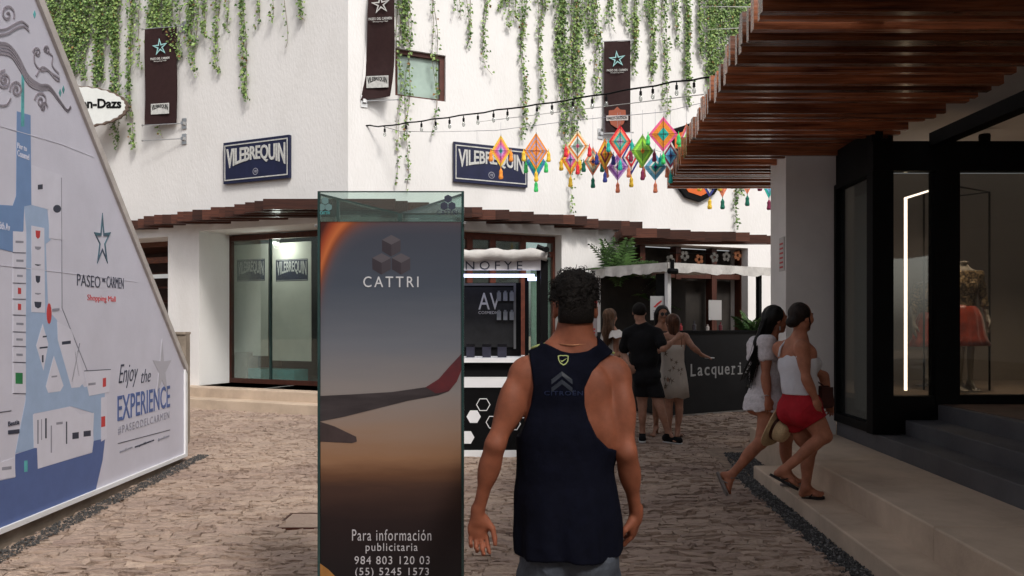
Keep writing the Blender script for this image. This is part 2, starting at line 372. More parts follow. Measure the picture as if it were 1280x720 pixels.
cs = empty('wall_plate', CF.pt((a0+a1)/2, v0, .01), 'narrow pale plate with small red marks on the white face of the right column', 'plate')
MB().fbox(CF, a0, a1, v0, v1, .001, .012).build('plate_board', mat('plate_white', (.5, .47, .45), .5), cs)
mb = MB()
for i in range(6): mb.fbox(CF, a0+.03, a1-.03, v0+.03+i*.05, v0+.05+i*.05, .0121, .015)
tag(mb.build('red_mark', M['red'], cs), kind='stuff')
# LED frame in the window
lf = empty('light_frame', (4.1, 8.2, .757), 'slim window frame with a glowing vertical light strip, behind the first shop pane', 'light')
ledm = mat('led_glow', (1, .78, .55), .5, emit=4.5)
x_ = (1131.5-640)/F*8.0
MB().box(x_-.012, x_+.012, 7.98, 8.0, .80, 2.80).build('light_strip', ledm, lf)
t1 = MB(); t1.tube([P(1131, 248, 8.0), P(1166, 237, 8.6)], .011, 4); t1.build('light_strip', mat('led_dim', (1, .85, .7), .5, emit=3.5), lf)
t1 = MB(); t1.tube([P(1237, 500, 8.5), P(1237, 240, 8.5), P(1190, 232, 8.7)], .012, 5); t1.tube([P(1155, 500, 8.6), P(1155, 240, 8.6)], .012, 5); t1.tube([P(1190, 246, 8.3), P(1237, 240, 8.5)], .008, 5); t1.build('frame_tube', M['black'], lf)
# ceiling spots over the mannequins (the shop is lit in the photograph)
for x_, y_, pw in ((4.75, 7.72, 110), (6.3, 8.6, 70)):
    so_ = MB(); so_.lathe((x_, y_, 3.40), (0, 0, -1), [(.05, 0), (.055, .02), (.05, .09), (.03, .1)], 12); tag(so_.build('spotlight', M['black']), 'small ceiling spotlight inside the shop, '+('nearest the window post' if pw == 110 else 'deeper in the shop'), 'spotlight')
    sl = bpy.data.lights.new('shop_spot', 'SPOT'); sl.energy = pw; sl.color = (1, .80, .6); sl.spot_size = R(95); sl.spot_blend = .7; sl.shadow_soft_size = .06
    so = bpy.data.objects.new('shop_spot', sl); COL.objects.link(so); so.location = (x_, y_, 3.28)
# near pergola: boards parallel, ends stepping
pg = empty('wooden_pergola', (3, 6, 3.25), 'large pergola of varnished dark wood boards over the right side, nearest', 'pergola')
Yk = 9.94; k = 0
while Yk > 1.2:
    xl = 1.575+(Yk-5.81)*.108+random.uniform(-.012, .012); xr = 3.6+random.uniform(-.01, .02)
    zb = 3.25+random.choice((0, 0, .015, .035, .06))+random.uniform(-.006, .006); thk = random.choice((.035, .045, .06))
    b = MB(); tl = random.uniform(-.006, .006)
    b.hexa([(xl, Yk, zb), (xr, Yk+tl, zb), (xr, Yk+thk+tl, zb), (xl, Yk+thk, zb), (xl, Yk, zb+.2), (xr, Yk+tl, zb+.2), (xr, Yk+thk+tl, zb+.2), (xl, Yk+thk, zb+.2)])
    b.build('board', M['wood'], pg, origin=(xl, Yk, zb)); Yk -= random.uniform(.135, .165)
sp = MB()
for yy in (9.2,): sp.box(2.2, 2.3, 1.3, 9.8, 3.46, 3.6); sp.box(3.35, 3.45, 1.3, 9.8, 3.46, 3.6)
sp.build('carrier_beam', M['wood'], pg)
# unseen block added behind the camera to shade the near ground
tag(MB().box(-12, 3.6, -9, -4.5, 0, 6.4).build('rear_shade_block', M['plaster2']), 'unseen plaster block behind the viewpoint, added to shade the near ground', 'building')
# ---- white corner building
wb = empty('white_building', (Cc.x, Cc.y, 0), 'white rendered two storey building with a projecting corner and shop windows', 'building')
def wall(fr, a0, a1, v0, v1, dth, holes, name, m, par):
    xs = sorted({a0, a1, *[h[0] for h in holes], *[h[1] for h in holes]}); zs = sorted({v0, v1, *[h[2] for h in holes], *[h[3] for h in holes]})
    xs = [x for x in xs if a0 <= x <= a1]; zs = [z for z in zs if v0 <= z <= v1]
    def solid(i, j):
        if i < 0 or j < 0 or i >= len(xs)-1 or j >= len(zs)-1: return False
        cx, cz = (xs[i]+xs[i+1])/2, (zs[j]+zs[j+1])/2
        return not any(h[0] < cx < h[1] and h[2] < cz < h[3] for h in holes)
    mb = MB()
    def q(*p): mb.add([fr.pt(*t) for t in p], [(0, 1, 2, 3)])
    for i in range(len(xs)-1):
        for j in range(len(zs)-1):
            if not solid(i, j): continue
            x0, x1, z0, z1 = xs[i], xs[i+1], zs[j], zs[j+1]; D = -dth
            q((x0, z0, 0), (x1, z0, 0), (x1, z1, 0), (x0, z1, 0)); q((x1, z0, D), (x0, z0, D), (x0, z1, D), (x1, z1, D))
            if not solid(i-1, j): q((x0, z0, D), (x0, z0, 0), (x0, z1, 0), (x0, z1, D))
            if not solid(i+1, j): q((x1, z0, 0), (x1, z0, D), (x1, z1, D), (x1, z1, 0))
            if not solid(i, j-1): q((x0, z0, D), (x1, z0, D), (x1, z0, 0), (x0, z0, 0))
            if not solid(i, j+1): q((x0, z1, 0), (x1, z1, 0), (x1, z1, D), (x0, z1, D))
    return mb.build(name, m, par)
aL = WL.a
holesL = [(aL(100), aL(210), .34, 3.15), (aL(249), aL(428), .34, 3.22)]
wall(WL, -11, 0, 0, 10, .82, holesL, 'left_wall', M['plaster'], wb)
w0, wv1 = WR.uv(494, 58); w1, wv0 = WR.uv(557, 127)
_, wv0b = WR.uv(494, 119); _, wv1b = WR.uv(557, 71)
win_h = (w0, w1, (wv0+wv0b)/2, (wv1+wv1b)/2)
aR = WR.a
holesR = [win_h, (aR(470), aR(702), .34, 3.18), (aR(775), aR(935), .34, 3.12)]
wall(WR, 0, 13, 0, 10, .6, holesR, 'right_wall', M['plaster'], wb)
MB().fbox(WL, -11, -.02, 10.0, 10.1, -3, .0).build('roof_edge', M['plaster'], wb)
# upper window
wf = MB(); a0, a1, v0, v1 = win_h
wfr = empty('upper_window', WR.pt((a0+a1)/2, v0, -.1)); wfr.parent = wb; wfr.location = WR.pt((a0+a1)/2, v0, -.1)-Vector(wb.location); _loc[wfr.name] = wfr.location.copy()
for b in ((a0, a0+.06, v0, v1), (a1-.09, a1, v0, v1), (a0+.06, a1-.09, v1-.07, v1), (a0+.06, a1-.09, v0, v0+.04)): wf.fbox(WR, *b, -.2, -.06)
wf.build('window_frame', mat('red_brown_frame', (.085, .026, .018), .45, var=.2), wfr)
MB().fbox(WR, a0+.06, a1-.09, v0+.04, v1-.07, -.15, -.13).build('window_pane', M['frost'], wfr)
# left shop window, recessed .8
D_ = -.80
a0, a1 = aL(286, D_), aL(428)
sw = MB()
for b in ((a0, a0+.08, .345, 3.2), (a1-.1, a1, .345, 3.2), (a0+.08, a1-.1, .345, .43), (a0+.08, a1-.1, 3.1, 3.2)): sw.fbox(WL, *b, D_-.05, D_+.05)
am = aL(338.5, D_)
sw.build('shop_frame', M['frame'], wb)
MB().fbox(WL, am-.012, am+.012, .43, 3.1, D_-.03, D_+.03).build('mullion', M['gedge'], wb)
MB().fbox(WL, a0+.08, a1-.1, .43, 3.1, D_-.006, D_).build('pane', M['glass'], wb)
for x0, x1, yb in ((292, 335, 444), (340.5, 389, 450.5)):
    u0, u1 = aL(x0, D_-.45), aL(x1, D_-.45); vb = WL.uv(x0, yb, D_-.45)[1]
    bl = MB().fbox(WL, u0, u1, vb, 3.08, D_-.46, D_-.45).build('window_blind', M['blind'], wb)
    sgv0, sgv1 = WL.uv(x0, 352, D_-.45)[1], WL.uv(x0, 325, D_-.45)[1]
    p1 = MB().fbox(WL, u0+.09, u1-.08, sgv0, sgv1, D_-.4499, D_-.446).build('blind_logo', M['signblue'], bl)
    lt = MB(); text_on(lt, WL, 'VILEBREQUIN', u0+.12, sgv0+.04, u1-.11, sgv1-.03, D_-.445, .003, bold=.02, warp=lambda x: (.28*math.sin(math.pi*x)+.02, .98-.0*x))
    for vv in (sgv0+.015, sgv1-.02): lt.fbox(WL, u0+.10, u1-.09, vv, vv+.008, D_-.445, D_-.443)
    lt.build('blind_lettering', M['silver'], bl)
# room behind
room = MB(); room.fbox(WL, a0-.6, a1+.3, .34, 3.3, D_-2.2, D_-2.1); room.build('room_back', mat('teal_interior', (.008, .02, .02), .7, var=.3, scale=2), wb)
MB().fbox(WL, a0-.6, a1+.3, .30, .345, D_-2.1, D_-.05).build('room_floor', mat('grey_floor', (.14, .18, .18), .5, var=.2), wb)
MB().fbox(WL, a0-.6, a1+.3, 3.22, 3.3, D_-2.1, D_-.05).build('room_ceiling', M['darkroom'], wb)
MB().fbox(WL, a0-.65, a0-.6, .3, 3.3, D_-2.1, D_-.03).build('room_side', M['darkroom'], wb)
o = MB(); p0 = aL(310, D_-.3); p1 = aL(368, D_-.3); o.fbox(WL, p0, p1, .36, .60, D_-.7, D_-.3); tag(o.build('display_plinth', mat('teal_plinth', (.09, .33, .33), .5, var=.1)), 'low teal display plinth behind the left shop window', 'plinth')
o = MB(); p0 = aL(293, D_-.3); p1 = aL(309, D_-.3); o.fbox(WL, p0, p1, .36, .92, D_-.6, D_-.3); tag(o.build('display_box', mat('tan_box', (.3, .22, .16), .6, var=.2)), 'tan display box behind the left shop window beside the frame', 'box')
o = MB(); q = WL.pt(aL(345, D_-.15), 3.12, D_-.15); sl = bpy.data.lights.new('left_shop_lamp', 'POINT'); sl.energy = 17; sl.color = (1, 1, .95); sl.shadow_soft_size = .08
so = bpy.data.objects.new('left_shop_spot', sl); COL.objects.link(so); so.location = q-Vector((0, 0, .12)); so.rotation_euler = (R(-12), 0, 0)
o.lathe(q, (0, -.6, -1), [(.03, -.1), (.06, -.08), (.08, .08), (.05, .1)], 10); tag(o.build('spotlight', mat('lamp_white', (.7, .75, .72), .4)), 'small white ceiling spotlight behind the left shop window', 'spotlight')
# far left opening with red brown beams
MB().fbox(WL, aL(60)-.5, aL(210)+.5, .0, 3.4, -2.6, -2.5).build('room_back', mat('brown_interior', (.075, .045, .035), .7, var=.4, scale=2), wb)
MB().fbox(WL, aL(60)-.5, aL(210)+.5, 3.15, 3.25, -2.5, -.83).build('room_ceiling', M['woodred'], wb)
for i, (vv, h_) in enumerate(((3.05, .1), (2.75, .12), (2.52, .05), (2.25, .04), (1.95, .05))):
    MB().fbox(WL, aL(80), aL(210)-.01, vv, vv+h_, -.7-.25*i, -.6-.25*i).build('ceiling_beam' if i < 2 else 'wall_shelf', M['woodred'] if i < 2 else M['frame'], wb)
MB().fbox(WL, aL(150), aL(209), 2.42, 2.5, -.75, -.70).build('light_panel', mat('pale_panel', (.6, .62, .62), .5, emit=.25), wb)
# steps in front of left shop
stl = empty('shop_steps', WL.pt(-3, 0, .6), 'two low tan steps below the left shop window', 'steps')
for i, (d, z) in enumerate(((.62, .17), (.32, .34))):
    for k in range(5):
        u0 = -9+k*1.8
        p = [WL.pt(u0, 0, -.0-.8), WL.pt(u0+1.797, 0, -.8), WL.pt(u0+1.797, 0, d), WL.pt(u0, 0, d)]
        bev_step('step_slab', [(q.x, q.y) for q in p][::-1], -.05 if i == 0 else .15, z, M['step'], stl, .012)
for k in range(8):
    u0 = .0+k*1.3; p = [WR.pt(u0, 0, -.0-.55), WR.pt(u0+1.297, 0, -.55), WR.pt(u0+1.297, 0, .32), WR.pt(u0, 0, .32)]
    bev_step('step_slab', [(q.x, q.y) for q in p][::-1], -.05, .34, M['step'], stl, .012)
# right wall shopfront 1 and 2
fm = MB()
for xx in (583, 612, 650, 690): u = aR(xx, -.3); fm.fbox(WR, u, u+.11, .345, 3.17, -.36, -.26)
u0, u1 = aR(470, -.3)+.3, aR(702)-.01
fm.fbox(WR, u0, u1, 2.78, 2.88, -.35, -.27); fm.fbox(WR, u0, u1, 3.05, 3.17, -.35, -.27); fm.fbox(WR, u0, u1, .345, .42, -.35, -.27)
fm.build('shop_frame', mat('red_brown_frame2', (.11, .034, .022), .45, var=.25), wb)
MB().fbox(WR, u0, u1, .42, 3.1, -.325, -.32).build('pane', M['gglass'], wb)
MB().fbox(WR, u0-.3, u1+.3, .3, 3.3, -2.3, -2.2).build('room_back', mat('dim_room', (.10, .11, .10), .8, var=.4, scale=1.5), wb)
u = aR(665, -.4); MB().fbox(WR, u, u+.5, .45, 2.75, -.45, -.43).build('window_blind', mat('green_blind', (.27, .34, .29), .7, var=.08), wb)
u0, u1 = aR(775)+.0, aR(935)
MB().fbox(WR, u0, u1, .345, 3.1, -.59, -.55).build('dark_front', M['darkroom'], wb)
fm = MB()
for xx in (776, 800, 845, 890, 926): u = aR(xx, -.2); fm.fbox(WR, u, u+.13, .345, 3.1, -.4, -.2)
fm.fbox(WR, u0, u1, 2.45, 2.56, -.42, -.22); fm.build('shop_frame', M['frame'], wb)
fw = empty('flower_garland', WR.pt(aR(860), 2.8, -.1), 'row of white and orange flower cut-outs above the dark shopfront at right', 'garland')
for i, xx in enumerate((838, 856, 874, 893, 908, 922)):
    c0, v_ = WR.uv(xx, 322+random.uniform(-3, 3), -.1)
    fl = MB(); fl.mi = 0
    for k in range(5):
        t = k*2*math.pi/5+i; pc = (c0+.07*math.cos(t), v_+.07*math.sin(t))
        fl.prism(WR, [(pc[0]+.045*math.cos(j*math.pi/3), pc[1]+.045*math.sin(j*math.pi/3)) for j in range(6)], -.12, -.10+.002*k)
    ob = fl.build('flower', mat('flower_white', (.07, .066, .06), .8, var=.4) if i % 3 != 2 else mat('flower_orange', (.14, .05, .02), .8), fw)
tb = MB(); tb.tube([WR.pt(*WR.uv(835, 316, -.11), -.11), WR.pt(*WR.uv(925, 318, -.11), -.11)], .006, 4); tb.build('garland_cord', M['black'], fw)
def pergola(name, label, boards):
    e = empty(name, boards[0][0:3], label, 'pergola', )
    for x0, x1, Y, zb, h_, th in [(b[0], b[3], b[1], b[2], b[4], b[5]) for b in boards]:
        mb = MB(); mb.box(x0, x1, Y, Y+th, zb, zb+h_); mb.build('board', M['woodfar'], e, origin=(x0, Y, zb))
    return e
def wallLx(Y): return Cc.x-2.2*(Y-Cc.y)
def wallRx(Y): return Cc.x+2.13*(Y-Cc.y)
bl, br = [], []
Y = 12.45
while Y < 15.15:
    zb = 3.32+random.uniform(-.02, .03)
    xl = -4.1-(Y-12.5)/.69+random.uniform(-.04, .04); xr = -1.80+(Y-12.5)*1.66+random.uniform(-.04, .04)
    if Y < Cc.y-.06: bl.append((xl, Y, zb, xr, .17, .05))
    else:
        if wallLx(Y)-.05 > xl: bl.append((xl, Y, zb, wallLx(Y)-.02, .17, .05))
        if wallRx(Y)+.2 < xr: bl.append((wallRx(Y)+.02, Y, zb, xr, .17, .05))
    Y += random.uniform(.12, .17)
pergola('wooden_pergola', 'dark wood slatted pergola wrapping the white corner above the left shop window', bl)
Y = 13.8
while Y < 15.3:
    xr = 1.98+(Y-13.8)*2.38+.3
    xr = min(xr, 5.3)
    br.append((max(1.98, wallRx(Y)+.03), Y, 3.06+random.uniform(-.02, .02), xr+random.uniform(-.05, .05), .17, .05)); Y += .14
br = [b for b in br if b[3] > b[0]+.1]
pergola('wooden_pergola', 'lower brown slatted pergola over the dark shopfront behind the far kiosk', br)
pb = [(x, y_) for x, y_ in ((218, 415), (238, 415))]
o = MB(); o.box((216-640)/F*9.6, (237.5-640)/F*9.72, 9.6, 9.72, 0, 1.36); o.box((214.5-640)/F*9.6, (238.5-640)/F*9.74, 9.58, 9.74, 1.36, 1.39)
tag(o.build('concrete_pillar', M['concrete']), 'short beige concrete pillar just behind the end of the printed wall', 'pillar')
# ================================================================== PRINTED WALL ON THE LEFT
bw = empty('printed_wall', (-3.5, 8, 0), 'slanted wall panel printed with a pale blue mall map and lettering, left edge', 'wall panel')
U = BD.uv
c0, c1 = U(233, 467), U(233, 570); b0 = U(0, 667); t0 = U(45, 0)
sl = (t0[1]-c0[1])/(t0[0]-c0[0]); aEnd = -5.4; zt = c0[1]+sl*(aEnd-c0[0]); slb = (b0[1]-c1[1])/(b0[0]-c1[0])
def zbot(a): return c1[1]+slb*(a-c1[0])*1.0
def ztop(a): return c0[1]+sl*(a-c0[0])
A1 = c0[0]
MB().prism(BD, [(aEnd, zbot(aEnd)), (A1, c1[1]), (A1, c0[1]), (aEnd, zt)], -.16, -.006).build('panel', M['board'], bw)
tr = .085
MB().prism(BD, [(aEnd, zt), (A1, c0[1]), (A1, c0[1]+tr), (aEnd, zt+tr*1.4)], -.2, .02).build('slanted_trim', M['boardtrim'], bw)
MB().prism(BD, [(A1-.06, c1[1]), (A1, c1[1]), (A1, c0[1]-.003), (A1-.06, c0[1]+.05)], -.005, .014).build('end_trim', M['white'], bw)
MB().prism(BD, [(aEnd, zbot(aEnd)), (A1-.062, zbot(A1-.06)), (A1-.062, zbot(A1-.06)+.035), (aEnd, zbot(aEnd)+.035)], -.005, .018).build('bottom_trim', M['white'], bw)
MB().prism(BD, [(aEnd, 0), (A1-.1, 0), (A1-.1, zbot(A1)-.002), (aEnd, zbot(aEnd)-.002)], -.14, -.03).build('plinth', M['concrete'], bw)
def deco(pxs, m, lvl=1, name='map_area'):
    th = .0005*lvl
    return MB().prism(BD, [U(*q) for q in pxs], -.0055, -.0055+.0006+th).build(name, M[m], bw)
deco([(31, 257), (46, 255), (60, 262), (64, 300), (58, 305), (61, 388), (72, 400), (88, 455), (106, 484), (132, 478), (131, 549), (118, 551), (116, 516), (90, 508), (43, 517), (43, 561), (20, 567), (33, 500), (34, 290)], 'lblue', 1)
deco([(0, 601), (20, 597), (20, 568), (47, 559), (48, 586), (116, 566), (118, 551), (132, 548), (129, 575), (120, 614), (0, 661)], 'navy', 2)
deco([(22, 139), (39, 144), (40, 256), (31, 258), (30, 288), (17, 315), (0, 311), (0, 256), (17, 257), (21, 245)], 'mblue', 2)
deco([(28, 92), (31, 92), (31, 158), (27, 158)], 'teal', 3)
deco([(40, 206), (78, 219), (80, 300), (62, 298), (62, 262), (40, 256)], 'paper', 2, 'map_block')
for ya, yb in ((288, 315), (316, 334), (335, 353), (354, 373), (374, 393), (394, 414), (415, 432), (433, 452), (453, 491)):
    deco([(17, ya+1), (33, ya+2), (33, yb+1), (17, yb+.5)], 'paper', 3, 'map_block')
    deco([(17, yb+.2), (33, yb+.7), (33, yb+1.3), (17, yb+.9)], 'ink', 3.5, 'map_line')
    mt = {374: 'red', 354: 'red', 453: 'green'}.get(ya, 'inkg')
    yc = (ya+yb)/2; hh = 1.5 if mt == 'inkg' else (4 if mt == 'red' else 7)
    deco([(20+(ya % 3), yc-hh+.8), (30-(ya % 2), yc-hh+1.1), (30-(ya % 2), yc+hh+1), (20+(ya % 3), yc+hh+.6)] if mt != 'red' else [(23, yc-hh), (27, yc-hh+.6), (27, yc+hh), (23, yc+hh)], mt, 4, 'store_mark')
deco([(40, 282), (56, 285), (57, 391), (40, 390)], 'paper', 3, 'map_block')
for yc, mt, hw, hh in ((293, 'red', 3, 5), (310, 'inkg', 4, 2), (331, 'ink', 4, .8), (349, 'ink', 3, 4.5), (367, 'inkg', 4, 1), (381, 'ink', 4.5, 4)):
    deco([(48-hw, yc-hh), (48+hw, yc-hh+.5), (48+hw*.8, yc+hh*.7), (48, yc+hh+.6), (48-hw*.8, yc+hh*.6)], mt, 4, 'store_mark')
deco([(62+4*math.cos(t*.5236)*.75, 392+13*math.sin(t*.5236)) for t in range(12)], 'red', 5, 'store_mark')
deco([(54, 405), (61, 430), (55, 463), (46, 432)], 'paper', 3, 'map_block'); deco([(68, 445), (80, 482), (76, 489), (61, 491), (58, 483)], 'paper', 3, 'map_block')
deco([(72, 402), (90, 412), (107, 476), (100, 484), (90, 485), (73, 425)], 'paper', 3, 'map_block')
deco([(106, 464), (139, 462), (137, 490), (112, 495)], 'paper', 3, 'map_block'); deco([(106, 463.2), (139, 461.4), (139, 462.3), (106, 464.2)], 'ink', 4, 'map_line')
deco([(127, 497), (134, 496), (134, 548), (127, 552)], 'paper', 3, 'map_block'); deco([(127, 521), (132, 520), (132, 533), (127, 534)], 'red', 4, 'store_mark')
deco([(129, 473), (133, 472), (133, 483), (129, 484)], 'red', 4, 'store_mark')
deco([(42, 518), (88, 508), (101, 518), (118, 516), (116, 565), (48, 586), (47, 560), (43, 560)], 'paper', 3, 'map_block')
deco([(0, 578), (19, 572), (20, 596), (0, 600)], 'paper', 3, 'map_block'); deco([(0, 515), (15, 513), (15, 513.6), (0, 515.8)], 'ink', 4, 'map_line')
for x0, y0, x1, y1, mt in ((11, 538, 25, 543, 'ink'), (3, 584, 15, 588, 'inkg'), (91, 541, 99, 549, 'ink'), (105, 539, 114, 546, 'ink'), (71, 528, 79, 531, 'inkg'), (64, 532, 65.5, 566, 'inkg'), (83, 527, 84.5, 555, 'ink'), (47, 525, 49, 555, 'inkg'), (52, 524, 53, 550, 'inkg'), (57, 523, 59, 548, 'ink'), (50, 434, 60, 436, 'ink'), (53, 444, 55, 453, 'ink'), (54, 420, 59, 422, 'ink'), (78, 427, 89, 431, 'ink'), (65, 470, 72, 472, 'inkg'), (111, 479, 120, 482, 'inkg'), (48, 231, 54, 237, 'ink'), (66, 386, 75, 389, 'inkg'), (31, 576, 35, 590, 'teal')):
    deco([(x0, y0), (x1, y0-(x1-x0)*.12), (x1, y1-(x1-x0)*.12), (x0, y1)], mt, 4, 'store_mark')
deco([(72+5*math.cos(t*.5236), 261+5*math.sin(t*.5236)) for t in range(12)], 'ink', 4, 'store_mark')
for (xa, ya), (xb, yb) in (((77, 222), (78, 385)), ((78, 385), (110, 465)), ((100, 429), (90, 477)), ((94, 440), (99, 470)), ((0, 157), (78, 180)), ((78, 180), (118, 196)), ((0, 331), (78, 340)), ((78, 340), (172, 352))):
    deco([(xa, ya), (xb, yb), (xb+.9, yb), (xa+.9, ya)] if abs(ya-yb) > abs(xa-xb) else [(xa, ya), (xb, yb), (xb, yb+.7), (xa, ya+.7)], 'inkg' if ya != 157 and xa != 0 and xa != 78 or ya > 342 else 'paper', 3, 'map_line')
def btext(t, x0, yt, x1, yb, m, name='lettering', par=bw, slope=None, **k):
    a0, v0 = U(x0, yb); v1 = U(x0, yt)[1]; a1 = U(x1, HOR)[0]
    mb = MB(); text_on(mb, BD, t, a0, v0, a1, v1, -.0055, .0035, **k); return mb.build(name, M[m], par)
btext('PASEO', 97, 342, 126, 357, 'ink', bold=-.012); btext('DEL', 128.5, 348, 132.5, 352, 'ink'); btext('CARMEN', 134, 345, 155, 359, 'ink', bold=-.012)
btext('Shopping Mall', 110, 368, 145, 377.5, 'red', bold=-.015); btext('Enjoy', 149, 456, 173, 487, 'ink', shear=.4, bold=-.012); btext('the', 177, 462, 189, 479, 'ink', shear=.4, bold=-.012)
btext('EXPERIENCE', 147.5, 495, 213, 527, 'navy', bold=.006); btext('#PASEODELCARMEN', 148, 533, 212, 544, 'inkg', spacing=1.25)
btext('www.paseodelcarmen.com', 169, 557, 193, 561, 'ink'); btext('/paseodelcarmen', 150, 563, 166, 567, 'inkg'); btext('@paseodelcarmen', 198, 548, 212, 552, 'inkg')
btext('5th Av', 0, 277, 13, 286, 'paper'); btext('Pier to', 22.5, 178, 34, 185, 'paper'); btext('Cozumel', 22.5, 187, 37, 195, 'paper'); btext('Bestia', 11, 527, 25, 533, 'ink')
deco([(148, 554), (213, 537), (213, 537.7), (148, 554.8)], 'ink', 3, 'rule_line')
def star_pts(cx, cy, ro, ri, rot=math.pi/2, n=5): return [(cx+(ro if k % 2 == 0 else ri)*math.cos(rot+k*math.pi/n), cy+(ro if k % 2 == 0 else ri)*math.sin(rot+k*math.pi/n)) for k in range(2*n)]
def ringm(mb, fr, outer, inner, d0, d1):
    n = len(outer)
    for i in range(n):
        j = (i+1) % n; mb.prism(fr, [outer[i], outer[j], inner[j], inner[i]], d0, d1)
    return mb
def pxstar(cx, cy, hw, hh, k=1.0): return [U(cx+x*hw*k, cy-y*hh*k) for x, y in star_pts(0, 0, 1, .34)]
sm = MB(); ringm(sm, BD, pxstar(128.5, 301, 11, 35), pxstar(128.5, 302, 11, 35, .72), -.0055, .0); sm.build('star_emblem', mat('emblem_teal', (.07, .16, .2), .5, col2=(.05, .06, .1), scale=9), bw)
sm = MB(); sm.prism(BD, pxstar(203, 462, 12, 38), -.0055, -.002); sm.build('star_emblem', mat('pale_star', (.44, .43, .48), .5), bw)
def strip(mb, pts, wd, d=-.0015):
    q = [Vector(BD.uv(*p)) for p in pts]
    for i in range(len(q)-1):
        e = (q[i+1]-q[i]); 
        if e.length < 1e-6: continue
        nrm = Vector((-e.y, e.x)).normalized()*wd*.5; e = e.normalized()*wd*.2
        mb.prism(BD, [tuple(q[i]-nrm-e), tuple(q[i+1]-nrm+e), tuple(q[i+1]+nrm+e), tuple(q[i]+nrm-e)], -.0055, d)
def spiral(cx, cy, r, turns, a0, sgn=1, sy=1.35, n=26): return [(cx+r*(1-t/n*.93)*math.cos(a0+sgn*turns*2*math.pi*t/n), cy+sy*r*(1-t/n*.93)*math.sin(a0+sgn*turns*2*math.pi*t/n)) for t in range(n+1)]
def curve(ctrl, n=6):
    out = []; c = [ctrl[0]]+list(ctrl)+[ctrl[-1]]
    for i in range(1, len(c)-2):
        for k in range(n):
            t = k/n; p = [0, 0]
            for d in (0, 1):
                a, b, e, f = c[i-1][d], c[i][d], c[i+1][d], c[i+2][d]
                p[d] = .5*(2*b+(e-a)*t+(2*a-5*b+4*e-f)*t*t+(3*b-a-3*e+f)*t**3)
            out.append(tuple(p))
    out.append(ctrl[-1]); return out
M['swirl'] = mat('swirl_ink', (.30, .27, .31), .5)
for off in (0, 4, 8, 12):
    sw = MB(); strip(sw, curve([(0-off, 54+off), (12, 57+off), (24, 72+off), (36, 95+off*.8), (50, 106+off*.5), (62, 108+off*.3), (74, 124+off*.2), (84, 138), (89, 134)]), .014 if off else .022); sw.build('swirl', M['swirl'], bw)
for cx, cy, r, tn, a0, sg in ((6, 100, 9, 2.2, -1.5, -1), (21, 112, 8, 1.8, 3.0, 1), (52, 126, 8, 1.6, 3.3, 1), (47, 66, 5, 1.2, 3.3, 1), (58, 62, 4, 1.3, 1, -1), (10, 18, 9, 1.4, .4, -1), (55, 134, 5, 1.2, 0, -1)):
    sw = MB(); strip(sw, spiral(cx, cy, r, tn, a0, sg), .016); sw.build('swirl', M['swirl'], bw)
for pts in ([(0, 44), (10, 42), (20, 36), (30, 33), (37, 39)], [(0, 38), (9, 36), (18, 31), (28, 27), (36, 33)], [(44, 62), (44, 78), (52, 88), (60, 88), (70, 99), (75, 101)], [(58, 64), (66, 70), (66, 82), (74, 92)], [(46, 95), (54, 84), (66, 92), (75, 98)], [(0, 132), (9, 131), (14, 123)]):
    sw = MB(); strip(sw, curve(pts), .014); sw.build('swirl', M['swirl'], bw)
for xx, yy in ((44, 18), (80, 112), (76, 116)): deco([(xx, yy-5), (xx+1.6, yy), (xx, yy+5), (xx-1.6, yy)], 'teal', 3, 'leaf_print')
